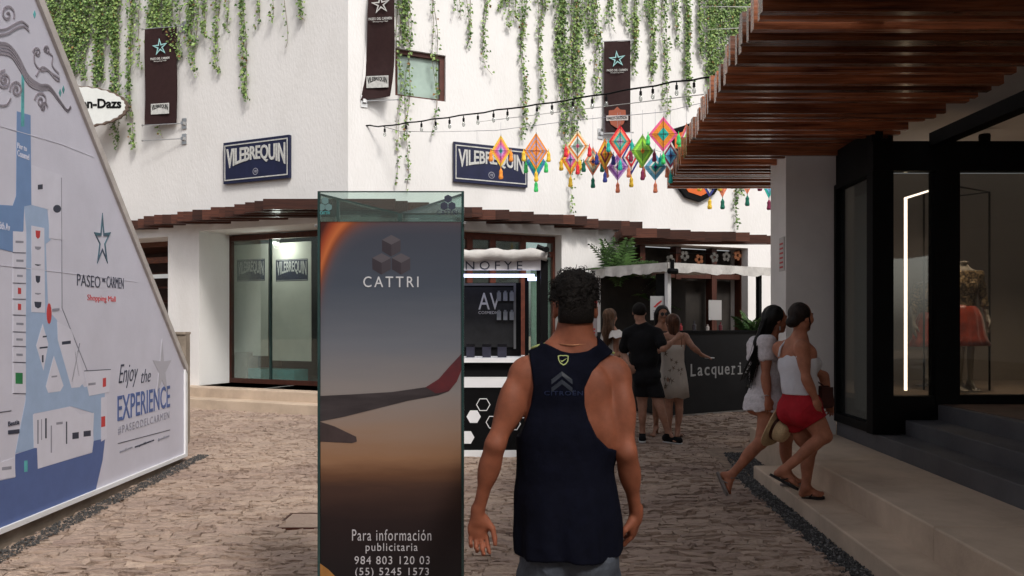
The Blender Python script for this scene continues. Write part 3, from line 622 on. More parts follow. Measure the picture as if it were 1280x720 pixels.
# ================================================================== TOTEM
tt = empty('advertising_totem', (-.55, 3.6, 0), 'tall glass totem advertising an airline wing at sunset, in front', 'advertising totem')
T = TT.uv
x0, zt_ = T(397, 240); x1 = T(580, 240)[0]; zp = T(397, 277)[1]; xa = T(489, 240)[0]
ap = (-.585, 4.02)            # back edge of the three sided totem
def sky_print():
    m = bpy.data.materials.new('sunset_print'); m.use_nodes = True; t = m.node_tree; N = t.nodes.new; L = t.links.new
    b = t.nodes['Principled BSDF']; b.inputs['Roughness'].default_value = .45; b.inputs['Specular IOR Level'].default_value = .2
    g = N('ShaderNodeNewGeometry'); sx = N('ShaderNodeSeparateXYZ'); L(g.outputs['Position'], sx.inputs[0])
    ns = N('ShaderNodeTexNoise'); ns.inputs['Scale'].default_value = 3; mp = N('ShaderNodeMapping'); mp.inputs['Scale'].default_value = (1, 1, 7); L(g.outputs['Position'], mp.inputs[0]); L(mp.outputs[0], ns.inputs[0]); ns.inputs['Detail'].default_value = 6
    ma = N('ShaderNodeMath'); ma.operation = 'MULTIPLY_ADD'; ma.inputs[1].default_value = .09; L(ns.outputs[0], ma.inputs[0]); L(sx.outputs[2], ma.inputs[2])
    mr = N('ShaderNodeMapRange'); mr.inputs[1].default_value = .40+.045; mr.inputs[2].default_value = 1.95+.045; L(ma.outputs[0], mr.inputs[0])
    cr = N('ShaderNodeValToRGB'); e = cr.color_ramp.elements
    def zz(y): return (CZ-(y-HOR)/F*3.4-.40)/1.55
    st_ = [(720, (.012, .009, .010)), (650, (.020, .012, .012)), (612, (.050, .026, .020)), (592, (.115, .054, .030)), (572, (.23, .122, .068)), (540, (.24, .16, .118)), (490, (.205, .18, .172)), (430, (.125, .13, .15)), (360, (.058, .068, .09)), (277, (.045, .048, .064))]
    while len(e) < len(st_): e.new(.5)
    for i, (y_, c) in enumerate(st_): e[i].position = min(1, max(0, zz(y_))); e[i].color = (*c, 1)
    L(mr.outputs[0], cr.inputs[0])
    # warm arc of the cabin window frame
    cx, cz = T(530, 440)
    def dist(sxv, szv):
        a = N('ShaderNodeMath'); a.operation = 'SUBTRACT'; a.inputs[1].default_value = cx; L(sx.outputs[0], a.inputs[0])
        c_ = N('ShaderNodeMath'); c_.operation = 'SUBTRACT'; c_.inputs[1].default_value = cz; L(sx.outputs[2], c_.inputs[0])
        a2 = N('ShaderNodeMath'); a2.operation = 'DIVIDE'; a2.inputs[1].default_value = sxv; L(a.outputs[0], a2.inputs[0])
        c2 = N('ShaderNodeMath'); c2.operation = 'DIVIDE'; c2.inputs[1].default_value = szv; L(c_.outputs[0], c2.inputs[0])
        p1 = N('ShaderNodeMath'); p1.operation = 'POWER'; p1.inputs[1].default_value = 4; ab = N('ShaderNodeMath'); ab.operation = 'ABSOLUTE'; L(a2.outputs[0], ab.inputs[0]); L(ab.outputs[0], p1.inputs[0])
        p2 = N('ShaderNodeMath'); p2.operation = 'POWER'; p2.inputs[1].default_value = 2.3; ab2 = N('ShaderNodeMath'); ab2.operation = 'ABSOLUTE'; L(c2.outputs[0], ab2.inputs[0]); L(ab2.outputs[0], p2.inputs[0])
        s = N('ShaderNodeMath'); L(p1.outputs[0], s.inputs[0]); L(p2.outputs[0], s.inputs[1]); return s.outputs[0]
    dd = dist(.475, .60)
    c3 = N('ShaderNodeValToRGB'); q = c3.color_ramp.elements
    stp = [(.28, (.09, .07, .08)), (.42, (.20, .055, .024)), (.5, (.44, .12, .04)), (.62, (.26, .05, .02)), (.75, (.05, .013, .011))]
    while len(q) < 5: q.new(.5)
    mr2 = N('ShaderNodeMapRange'); mr2.inputs[1].default_value = .4; mr2.inputs[2].default_value = 2.0; L(dd, mr2.inputs[0])
    for i, (p_, c) in enumerate(stp): q[i].position = p_; q[i].color = (*c, 1)
    L(mr2.outputs[0], c3.inputs[0])
    up = N('ShaderNodeMapRange'); up.inputs[1].default_value = T(0, 470)[1]; up.inputs[2].default_value = T(0, 330)[1]; L(sx.outputs[2], up.inputs[0])
    fac = N('ShaderNodeMapRange'); fac.inputs[1].default_value = .20; fac.inputs[2].default_value = .45; L(mr2.outputs[0], fac.inputs[0])
    fm_ = N('ShaderNodeMath'); fm_.operation = 'MULTIPLY'; L(fac.outputs[0], fm_.inputs[0]); L(up.outputs[0], fm_.inputs[1])
    mx = N('ShaderNodeMix'); mx.data_type = 'RGBA'; L(fm_.outputs[0], mx.inputs[0]); L(cr.outputs[0], mx.inputs[6]); L(c3.outputs[0], mx.inputs[7])
    L(mx.outputs[2], b.inputs['Base Color']); return m
SKYP = sky_print()
MB().fbox(TT, x0+.012, x1-.012, .12, zp, -.012, -.004).build('printed_panel', SKYP, tt)
MB().fbox(TT, x0, x1, zp+.001, zt_, -.010, 0).build('clear_glass_panel', M['gglass'], tt)
for xx in (x0, x1-.011): MB().fbox(TT, xx, xx+.011, .05, zt_+.001, -.013, .002).build('glass_edge', M['gedge'], tt)
MB().fbox(TT, x0, x1, zt_, zt_+.004, -.011, .001).build('top_edge', M['gedge'], tt)
for (sx, sy), (ex, ey) in (((x0+.005, 3.414), (ap[0]-.01, ap[1])), ((x1-.005, 3.414), (ap[0]+.01, ap[1]))):
    ff = Frame((sx, sy), (ex-sx, ey-sy)); ln = math.hypot(ex-sx, ey-sy)
    MB().fbox(ff, .01, ln, .12, zp-.02, -.004, .004).build('side_panel', mat('side_print', (.07, .06, .07), .4, var=.4, scale=2), tt)
    MB().fbox(ff, .01, ln, zp-.019, zt_-.01, -.005, .005).build('clear_glass_panel', M['gglass'], tt)
    MB().fbox(ff, .01, ln, zt_-.012, zt_-.004, -.006, .006).build('top_edge', M['gedge'], tt)
MB().box(ap[0]-.012, ap[0]+.012, ap[1]-.01, ap[1]+.012, .05, zt_-.008).build('glass_edge', M['gedge'], tt)
xx = T(413, 240)[0]; MB().box(xx, xx+.012, 3.52, 3.53, zp-.01, zt_-.015).build('glass_edge', M['gedge'], tt)
MB().prism(Frame((0, 0), (1, 0)), [(0, 0), (1, 0), (1, 1)], 0, .001)
bs = MB(); bs.loft([[(x0-.02, 3.38, z), (x1+.02, 3.38, z), (ap[0], ap[1]+.06, z)] for z in (0, .12)]); bs.build('base', M['black'], tt)
for xx, yy in ((395, 282), (581, 279)): c = P(xx, yy, 3.39); MB().lathe(c, (0, -1, 0), [(.004, -.01), (.007, 0), (.005, .006)], 10).build('clip', M['steel'], tt)
def tp(pxs, m, lv=0, name='print_shape'): return MB().prism(TT, [T(*q) for q in pxs], -.004, -.0032+.0006*lv).build(name, m, tt)
wingm = mat('wing_grey', (.042, .034, .036), .4, var=.25, scale=4, stretch=(1, 1, 6)); redm = mat('winglet_red', (.12, .022, .024), .4, col2=(.06, .02, .025), scale=5)
tp([(399, 495), (440, 493), (490, 490), (532, 484), (545, 480), (561, 489), (548, 494), (510, 501), (470, 511), (430, 521), (399, 527)], wingm, 1, 'wing_print')
tp([(532, 484), (548, 474), (562, 458), (577, 442), (577, 462), (571, 477), (561, 489), (545, 492)], redm, 2, 'winglet_print')
tp([(399, 527), (418, 533), (445, 546), (446, 552), (440, 554), (399, 552)], mat('flap_print', (.05, .035, .035), .4, var=.2), 1, 'wing_print')
tp([(399, 704), (410, 712), (424, 726), (399, 726)], mat('gold_print', (.26, .12, .035), .4, var=.3), 1, 'print_shape')
cub = [mat('cube_top', (.085, .075, .085), .5), mat('cube_left', (.035, .028, .035), .5), mat('cube_right', (.05, .042, .05), .5)]
def cube_logo(cx, cy, r, f_, off, par, ms, name='cube_emblem'):
    for dx, dy in ((0, -r*.98), (-r*.86, r*.62), (r*.86, r*.62)):
        x, y_ = cx+dx, cy+dy; h = r*.95
        for k, q in enumerate(([(x, y_-h), (x+h*.86, y_-h*.55), (x, y_-h*.1), (x-h*.86, y_-h*.55)], [(x-h*.86, y_-h*.55), (x, y_-h*.1), (x, y_+h), (x-h*.86, y_+h*.5)], [(x+h*.86, y_-h*.55), (x, y_-h*.1), (x, y_+h), (x+h*.86, y_+h*.5)])):
            MB().prism(f_, [f_.uv(*p) for p in q], off, off+.0008).build(name, ms[k], par)
cube_logo(489, 321, 14.2, TT, -.0042, tt, cub)
cube_logo(560, 254, 5.5, TT, .0005, tt, [M['ink']]*3); cube_logo(406.5, 256, 5, TT, .0005, tt, [mat('faint_print', (.12, .2, .2), .5)]*3)
def ttext(t, x0_, yt, x1_, yb, m, **k):
    a0, v0 = T(x0_, yb); a1, v1 = T(x1_, yt); mb = MB(); text_on(mb, TT, t, a0, v0, a1, v1, -.0042, .003 if 'd' not in k else .006, **{q: w_ for q, w_ in k.items() if q != 'd'}); return mb.build('lettering', m, tt)
lw = mat('light_lettering', (.52, .52, .54), .4); lw2 = mat('soft_lettering', (.42, .40, .42), .4)
ttext('CATTRI', 454, 345.5, 523, 359, lw, spacing=1.35); ttext('Para información', 440, 662, 539, 676, lw2, bold=-.004, spacing=1.15)
ttext('publicitaria', 457, 679, 522, 692, lw2, bold=-.004, spacing=1.15); ttext('984 803 120 03', 443, 695.5, 537, 705.5, lw2, bold=-.004, spacing=1.15); ttext('(55) 5245 1573', 444, 710, 536, 722, lw2, bold=-.004, spacing=1.15)
ttext('CATTRI', 546, 263, 572, 268.5, M['ink'], d=1); ttext('CATTRI', 400, 264, 412, 268, M['teal'], d=1)
# ================================================================== WALL SIGNS
def vsign(fr, xl, yl0, yl1, xr, yr0, yr1, lab):
    a0, a1 = fr.a(xl, .06), fr.a(xr, .06); v0 = (fr.uv(xl, yl1, .06)[1]+fr.uv(xr, yr1, .06)[1])/2; v1 = (fr.uv(xl, yl0, .06)[1]+fr.uv(xr, yr0, .06)[1])/2
    e = empty('shop_sign', fr.pt((a0+a1)/2, v0, .03), lab, 'sign')
    MB().fbox(fr, a0, a1, v0, v1, .015, .075).build('sign_board', M['signblue'], e)
    rim = MB(); w_ = .02
    for b in ((a0+.03, a1-.03, v0+.05, v0+.05+w_), (a0+.03, a1-.03, v1-.05-w_, v1-.05), (a0+.03, a0+.03+w_*.8, v0+.07, v1-.07), (a1-.03-w_*.8, a1-.03, v0+.07, v1-.07)): rim.fbox(fr, *b, .0751, .083)
    rim.build('rim', M['silver'], e)
    lt = MB(); text_on(lt, fr, 'VILEBREQUIN', a0+.08, v0+.16, a1-.08, v1-.11, .0751, .012, bold=.022, spacing=.95, warp=lambda x: (.02+.36*math.sin(math.pi*x)**.8, .98))
    lt.build('lettering', M['silver'], e)
    rg = MB(); cx, cy = (a0+a1)/2, v0+.17
    ringm(rg, fr, [(cx+.062*math.cos(t*math.pi/8), cy+.062*math.sin(t*math.pi/8)) for t in range(16)], [(cx+.05*math.cos(t*math.pi/8), cy+.05*math.sin(t*math.pi/8)) for t in range(16)], .0751, .08)
    text_on(rg, fr, 'VB', cx-.03, cy-.025, cx+.03, cy+.025, .0751, .005, bold=.02); rg.build('round_mark', M['inkg'], e)
vsign(WL, 280, 179.5, 230.5, 362, 168, 222, 'navy shop sign reading VILEBREQUIN on the left wall of the corner')
vsign(WR, 567, 176.5, 226, 659, 187.5, 235.5, 'navy shop sign reading VILEBREQUIN behind the colourful hanging diamonds')
# scalloped oval ice-cream sign
HF = Frame((0, 14.7), (1, 0)); hu = HF.uv
e = empty('oval_sign', P(95, 160, 14.8), 'white scalloped oval sign with brown rim and black lettering, upper left', 'sign')
cx, cy = hu(92, 133); rx = hu(160, 133)[0]-cx; ry = hu(92, 107)[1]-cy
def scal(k, n=120, am=.011): return [(cx+(rx*k+am*math.sin(t*2*math.pi/n*30))*math.cos(t*2*math.pi/n), cy+(ry*k+am*math.sin(t*2*math.pi/n*30))*math.sin(t*2*math.pi/n)) for t in range(n)]
MB().prism(HF, scal(1.0), -.06, .0).build('sign_board', mat('sign_rim', (.14, .10, .08), .5, var=.2), e)
MB().prism(HF, scal(.95), .0005, .006).build('sign_face', mat('sign_face', (.66, .68, .66), .4, var=.04), e)
lt = MB(); a0, v0 = hu(71, 139); a1, v1 = hu(152, 125.5); text_on(lt, HF, 'Häagen-Dazs', a0, v0, a1, v1+.03, .006, .01, bold=.03); lt.build('lettering', M['black'], e)
t_ = MB(); t_.tube([P(110, 120, 14.78), P(110, 120, 15.9)], .02, 6); t_.tube([P(60, 140, 14.78), P(60, 140, 16.3)], .02, 6); t_.build('bracket', M['steel'], e)
# bar and shield sign
e = empty('shield_sign', WR.pt(WR.a(872), 3.9, .05), 'black round shield sign with orange bands, half hidden by the large pergola', 'sign')
def wr(x, y_): return WR.uv(x, y_, .1)
out = [(838, 162), (855, 157), (872, 150), (888, 157), (905, 162), (912, 190), (907, 222), (893, 243), (876, 252), (858, 246), (845, 228), (838, 200)]
sc = lambda k: [wr(875+(x-875)*k, 203+(y_-203)*k) for x, y_ in out]
MB().prism(WR, sc(1), .02, .1).build('sign_board', M['black'], e)
rg = MB(); ringm(rg, WR, sc(.86), sc(.70), .1005, .112); ringm(rg, WR, sc(.52), sc(.36), .1005, .112); rg.build('orange_band', mat('orange_sign', (.62, .13, .03), .4, var=.1), e)
a0, v0 = wr(836, 208); a1, v1 = wr(914, 194); MB().fbox(WR, a0, a1, v0, v1, .113, .125).build('bar', M['black'], e)
lt = MB(); text_on(lt, WR, 'HARLEY-DAVIDSON', a0+.05, v0+.04, a1-.05, v1-.04, .1255, .006, bold=.02); lt.build('lettering', M['silver'], e)
# ================================================================== BANNERS
def banner(fr, xw, ytop, ybot, wdt, px_in, px_out, lab, logo, sway=0.0, xrod=None):
    """banner hangs square to the wall from two rods"""
    a = fr.a(xw); base = fr.pt(a, 0, 0)
    bf = Frame((base+fr.n*.05), (1, -.2) if fr.n.x < 0 else (1, -.12))   # u toward viewer right
    sgn = 1 if fr.n.x > 0 else -1
    def U_(px, py): return bf.uv(px, py)
    ua, ub = U_(px_in, HOR)[0], U_(px_out, HOR)[0]
    xl, xr = min(ua, ub), max(ua, ub)
    zt2 = U_(px_out, ytop)[1]; zb2 = U_(px_out, ybot)[1]
    e = empty('hanging_banner', fr.pt(a, zt2, .05), lab, 'banner')
    n = 14; rows = []
    for j in range(n+1):
        v = zt2+(zb2-zt2)*j/n; r_ = []
        for i in range(7):
            u_ = xl+(xr-xl)*i/6; d = .012*math.sin(i*1.1+j*.5)+sway*.05*math.sin(j*.45)
            sh = -sway*(j/n)**2*.12+ (sway*.07*(j/n)*(i/6-.5))
            r_.append(bf.pt(u_+sh*(1 if i else 1), v+(sway*.05*(i/6)*(j/n)), d))
        rows.append(r_)
    mb = MB(); vs = [p for r_ in rows for p in r_]; vs2 = [p-bf.n*.006 for p in vs]; w_ = 7; nn = len(vs)
    fs = [[j*w_+i, (j+1)*w_+i, (j+1)*w_+i+1, j*w_+i+1] for j in range(n) for i in range(6)]
    mb.add(vs+vs2, fs+[[q+nn for q in f[::-1]] for f in fs]+[[0, w_*n, nn+w_*n, nn], [w_-1, nn+w_-1, nn+w_*(n+1)-1, w_*(n+1)-1], [w_*n, w_*(n+1)-1, nn+w_*(n+1)-1, nn+w_*n]])
    cl = mb.build('cloth', M['banner'], e, smooth=True)
    def DZ(v): return .018+sway*.05*math.sin(14*(zt2-v)/(zt2-zb2)*.45)+(.004 if sway else 0)
    def cpt(u, v): return u+(-sway*((zt2-v)/(zt2-zb2))**2*.12), v
    cxm, hgt = (xl+xr)/2, zt2-zb2
    q = MB(); c_ = cpt(cxm, zt2-hgt*.20); D0 = DZ(c_[1])+.008*(1+sway); ringm(q, bf, star_pts(*c_, .17, .06, math.pi/2+.1), star_pts(*c_, .12, .03, math.pi/2+.1), D0-.004, D0); q.build('star_emblem', mat('banner_teal', (.30, .55, .55), .5) if sway == 0 else M['silver'], e)
    q = MB(); c_ = cpt(cxm, zt2-hgt*.32); D0 = DZ(c_[1])+.008*(1+sway); text_on(q, bf, 'PASEO DEL CARMEN', c_[0]-.20, c_[1]-.022, c_[0]+.20, c_[1]+.022, D0-.006, .006, bold=.01); text_on(q, bf, 'Shopping Mall', c_[0]-.13, c_[1]-.062, c_[0]+.13, c_[1]-.038, D0-.006, .006); q.build('lettering', M['silver'], e)
    c_ = cpt(cxm, zb2+hgt*.155); D0 = DZ(c_[1])+.008*(1+sway*2)
    if logo == 'v':
        MB().fbox(bf, c_[0]-.19, c_[0]+.19, c_[1]-.10, c_[1]+.10, D0-.008, D0).build('logo_plate', M['silver'], e)
        q = MB(); text_on(q, bf, 'VILEBREQUIN', c_[0]-.17, c_[1]-.07, c_[0]+.17, c_[1]+.08, D0+.0005, .004, bold=.02, warp=lambda x: (.05+.5*math.sin(math.pi*x), 1)); q.build('lettering', M['black'], e)
    else:
        o = [(c_[0]+x*.2, c_[1]+y_*.2) for x, y_ in ((-.8, .75), (-.3, .8), (0, 1.1), (.3, .8), (.8, .75), (.85, .1), (.6, -.6), (0, -1), (-.6, -.6), (-.85, .1))]
        MB().prism(bf, o, D0-.008, D0-.001).build('logo_shield', mat('brick_logo', (.33, .09, .05), .5), e)
        MB().fbox(bf, c_[0]-.21, c_[0]+.21, c_[1]-.05, c_[1]+.05, D0, D0+.004).build('logo_bar', mat('silver_bar', (.55, .5, .48), .5), e)
        q = MB(); text_on(q, bf, 'HARLEY-DAVIDSON', c_[0]-.19, c_[1]-.03, c_[0]+.19, c_[1]+.03, D0+.0045, .003, bold=.02); q.build('lettering', M['black'], e)
    uw = 0.0
    for v in (zt2+.01, zb2-.01, zb2-.30 if xrod else None):
        if v is None: continue
        far = xl-.05 if sgn < 0 else xr+.05
        q = MB(); q.tube([bf.pt(uw, v, 0), bf.pt(far, v-.0, 0)], .010, 6); q.lathe(bf.pt(far, v, 0), bf.u, [(.004, -.015), (.018, -.01), (.018, .01), (.004, .015)], 8); q.build('rod', M['steel'], e)
        q = MB(); q.fbox(fr, a-.055, a+.055, v-.10, v+.10, .002, .02); q.fbox(fr, a-.03, a+.03, v-.03, v+.03, .02, .07); q.build('wall_plate', M['steel'], e)
    return e
banner(WL, 231, 37, 156, .8, 221, 181, 'dark brown banner with a teal star, on the wall beside the oval sign, leftmost', 'v', xrod=True)
banner(WR, 455, -22, 124, .8, 462, 494, 'brown banner swaying slightly beside the upper window, cut by the top of the picture', 'v', sway=1.0)
banner(WR, 750, 51, 165, .8, 755, 788, 'dark brown banner with an orange shield logo, above the hanging diamonds', 'h')
# ================================================================== VINES
ordn = ['first', 'second', 'third', 'fourth', 'fifth', 'sixth', 'seventh', 'eighth', 'ninth', 'tenth', 'eleventh', 'twelfth', 'thirteenth', 'fourteenth', 'fifteenth', 'sixteenth', 'seventeenth', 'eighteenth']
def leaf_geo(mb, c, size, drc, rnd):
    """small heart-shaped folded leaf, tip pointing along drc"""
    d = drc.normalized(); s_ = d.cross(Vector((rnd.uniform(-.7, .7), -1, rnd.uniform(-.5, .9)))).normalized(); n_ = s_.cross(d)
    L_ = size; W_ = size*.38; f = n_*W_*.35
    mb.add([c, c+d*L_*.35+s_*W_+f, c+d*L_, c+d*L_*.35-s_*W_+f, c+d*L_*.45], [(0, 1, 4), (1, 2, 4), (2, 3, 4), (3, 0, 4)])
def vine(fr, px, ytop, ybot, dens, lab, wid=.06, size=.064, dark=.2, branches=1):
    rnd = random.Random(int(px*13+ybot))
    a, vb = fr.uv(px, ybot); vt = fr.uv(px, min(ytop, -36))[1]
    e = empty('hanging_vine', fr.pt(a, vt, .06), lab, 'vine', 'vines hanging down the white walls')
    sm_, lf_ = MB(), MB()
    for b in range(branches):
        aa = a+(rnd.uniform(-wid, wid)*1.6 if b else 0); vbb = vb+(rnd.uniform(.1, .45)*(vt-vb)*.5 if b else 0)
        L_ = vt-vbb; n = max(6, int(L_/.12)); pts = []
        ph, ph2 = rnd.uniform(0, 6), rnd.uniform(0, 6)
        for i in range(n+1):
            t = i/n; s_ = vt-L_*t
            end = max(0, t-.85)/.15
            pts.append(fr.pt(aa+.035*math.sin(ph+s_*2.1)+.02*math.sin(ph2+s_*5)+.12*end*end*(1 if ph > 3 else -.4), s_+(.05*end*end), .05+.025*math.sin(ph2+s_*3)))
        sm_.tube(pts, [.006-.003*i/n for i in range(n+1)], 4)
        nl = int(L_*dens*2.1)
        for k in range(nl):
            t = rnd.random(); seg = min(int(t*n), n-1); p = pts[seg].lerp(pts[seg+1], t*n-seg)
            full = 1.0 if t < .5 else 1.0-.5*(t-.5)
            cl = .5+.5*math.sin(ph*3+p.z*7)*math.sin(p.z*2.3+ph2)
            if rnd.random() > .45+.55*cl*full: continue
            off = fr.u*rnd.gauss(0, wid*.6*full)+fr.n*abs(rnd.gauss(0, .035))+Vector((0, 0, rnd.uniform(-.03, .03)))
            dr = fr.u*rnd.uniform(-.9, .9)+fr.n*rnd.uniform(0, .6)+Vector((0, 0, rnd.uniform(-1.2, .1)))
            lf_.mi = 3 if rnd.random() < .035 else (1 if rnd.random() < dark else (2 if rnd.random() < .16 else 0))
            leaf_geo(lf_, p+off, size*rnd.uniform(.6, 1.15), dr, rnd)
    sm_.build('stem', M['stem'], e)
    tag(lf_.build('foliage', [M['leaf'], M['leafd'], M['leafy'], mat('dry_leaf', (.22, .13, .05), .7, var=.3, scale=14)], e), kind='stuff')
VL = []
rl = random.Random(3)
for i in range(14): VL.append((56+i*7.4+rl.uniform(-2, 2), rl.choice((95, 118, 140, 80, 105, 60)) if i < 11 else rl.choice((60, 95, 190)), 74, 3, .09, .3))
left_defs = [('left of the first banner', VL+[(167, 190, 62, 2, .07, .2), (176, 90, 45, 1, .06, .2)]),
 ('between the first banner and the wall corner', [(192, 60, 80, 3, .09, .2), (203, 52, 80, 3, .1, .2), (214, 70, 80, 2, .09, .2), (201, 178, 16, 1, .03, .2), (227, 77, 60, 2, .07, .2), (238, 62, 70, 2, .08, .2), (247, 101, 42, 2, .05, .2), (259, 55, 55, 2, .07, .2), (273, 94, 48, 2, .06, .2), (287, 45, 45, 1, .06, .2), (308, 132, 62, 2, .055, .25), (326, 36, 45, 1, .05, .2), (344, 31, 24, 1, .04, .2), (360, 64, 14, 1, .03, .3), (376, 31, 45, 2, .05, .25)])]
for reg, lst in left_defs:
    for i, (px, yb, dn, br_, wd, dk) in enumerate(sorted(lst)): vine(WL, px, -30, yb, dn, f'{"long" if yb > 110 else "short"} green vine on white wall, {ordn[i]} {reg}', wd, branches=br_, dark=dk)
right_defs = [('from the wall corner, beside the small window', [(497, 236, 12, 1, .03, .3), (510, 242, 18, 1, .045, .3), (506, 60, 50, 2, .05, .3), (541, 176, 10, 1, .03, .4)]),
 ('between the small window and the third banner', [(572, 28, 14, 1, .025, .3), (584, 66, 15, 1, .03, .3), (606, 97, 22, 1, .035, .3), (628, 16, 50, 2, .06, .2), (638, 38, 40, 1, .05, .2), (652, 178, 32, 1, .045, .3), (672, 157, 28, 1, .04, .3), (683, 20, 40, 1, .05, .2), (695, 130, 42, 2, .06, .3), (704, 205, 42, 2, .06, .35), (714, 268, 34, 2, .05, .35), (724, 150, 46, 2, .06, .3), (736, 60, 46, 2, .05, .3), (744, 130, 36, 1, .045, .3)]),
 ('right of the third banner', [(762, 45, 46, 1, .05, .3), (779, 40, 48, 1, .05, .3), (792, 98, 46, 2, .05, .3), (803, 30, 40, 1, .05, .3), (815, 104, 48, 2, .055, .3), (831, 148, 36, 1, .05, .3), (842, 60, 46, 1, .05, .3), (857, 136, 58, 2, .055, .35), (871, 80, 52, 2, .06, .3), (885, 133, 70, 3, .08, .3), (898, 118, 75, 3, .08, .3), (911, 110, 75, 3, .08, .3), (924, 90, 75, 3, .08, .3), (938, 70, 75, 3, .08, .3), (951, 50, 70, 3, .08, .3), (966, 60, 60, 3, .08, .3), (920, 288, 50, 3, .06, .6)])]
for reg, lst in right_defs:
    for i, (px, yb, dn, br_, wd, dk) in enumerate(sorted(lst)): vine(WR, px, -30, yb, dn*1.1, f'{"long" if yb > 110 else "short"} green vine on white wall, {ordn[i]} {reg}', wd*1.1, branches=br_+1, dark=dk)
# taut wires by the pergola
q = MB()
for (xa, ya, Ya), (xb, yb, Yb) in (((880, 8, 15.6), (968, 9, 8)), ((880, 37, 15.6), (946, 34, 8.5)), ((600, 152, 13.8), (880, 118, 9.5))): q.tube([P(xa, ya, Ya), P(xb, yb, Yb)], .006, 4)
tag(q.build('guy_wire', M['steel']), 'thin taut wires between the vines and the large pergola', 'wires')
# ================================================================== STRING LIGHTS
sl_ = empty('string_lights', P(457, 157, 13.0), 'black festoon cable with clear bulbs strung across the white wall', 'string lights')
cp = [(457, 157, 13.05), (478, 158, 12.9), (520, 152, 12.5), (560, 147, 12.1), (620, 138, 11.6), (690, 128, 11.0), (760, 117, 10.4), (840, 103, 9.8), (890, 96, 9.4), (925, 92, 9.0), (960, 84, 8.6)]
cpts = [P(*c) for c in cp]; cpts2 = []
for i in range(len(cpts)-1):
    for k in range(4): t = k/4; q = cpts[i].lerp(cpts[i+1], t); q.z += .008*math.sin(i*2+k*1.7); cpts2.append(q)
cpts2.append(cpts[-1]); MB().tube(cpts2, .012, 5).build('cable', M['black'], sl_)
MB().tube([P(478, 158, 12.9), P(500, 164, 12.9), P(545, 165, 12.7)], .004, 4).build('tail_wire', M['black'], sl_)
bulbm = glass('bulb_glass', (.85, .86, .84), .2, .25)
for bx in (481, 508, 527, 545, 562, 580, 598, 617, 635, 672, 690, 717, 741, 758, 802, 817, 846, 868, 893):
    for i in range(len(cp)-1):
        if cp[i][0] <= bx < cp[i+1][0]:
            t = (bx-cp[i][0])/(cp[i+1][0]-cp[i][0]); p = cpts[i].lerp(cpts[i+1], t)
    s_ = MB(); s_.lathe(p+Vector((0, 0, -.01)), (0, 0, -1), [(.008, 0), (.008, .03), (.018, .035), (.018, .085), (.012, .09)], 8); so = s_.build('socket', M['black'], sl_)
    s_ = MB(); s_.lathe(p+Vector((0, 0, -.099)), (0, 0, -1), [(.012, 0), (.02, .02), (.026, .045), (.02, .07), (.004, .08)], 8); s_.build('bulb', bulbm, so, smooth=True)
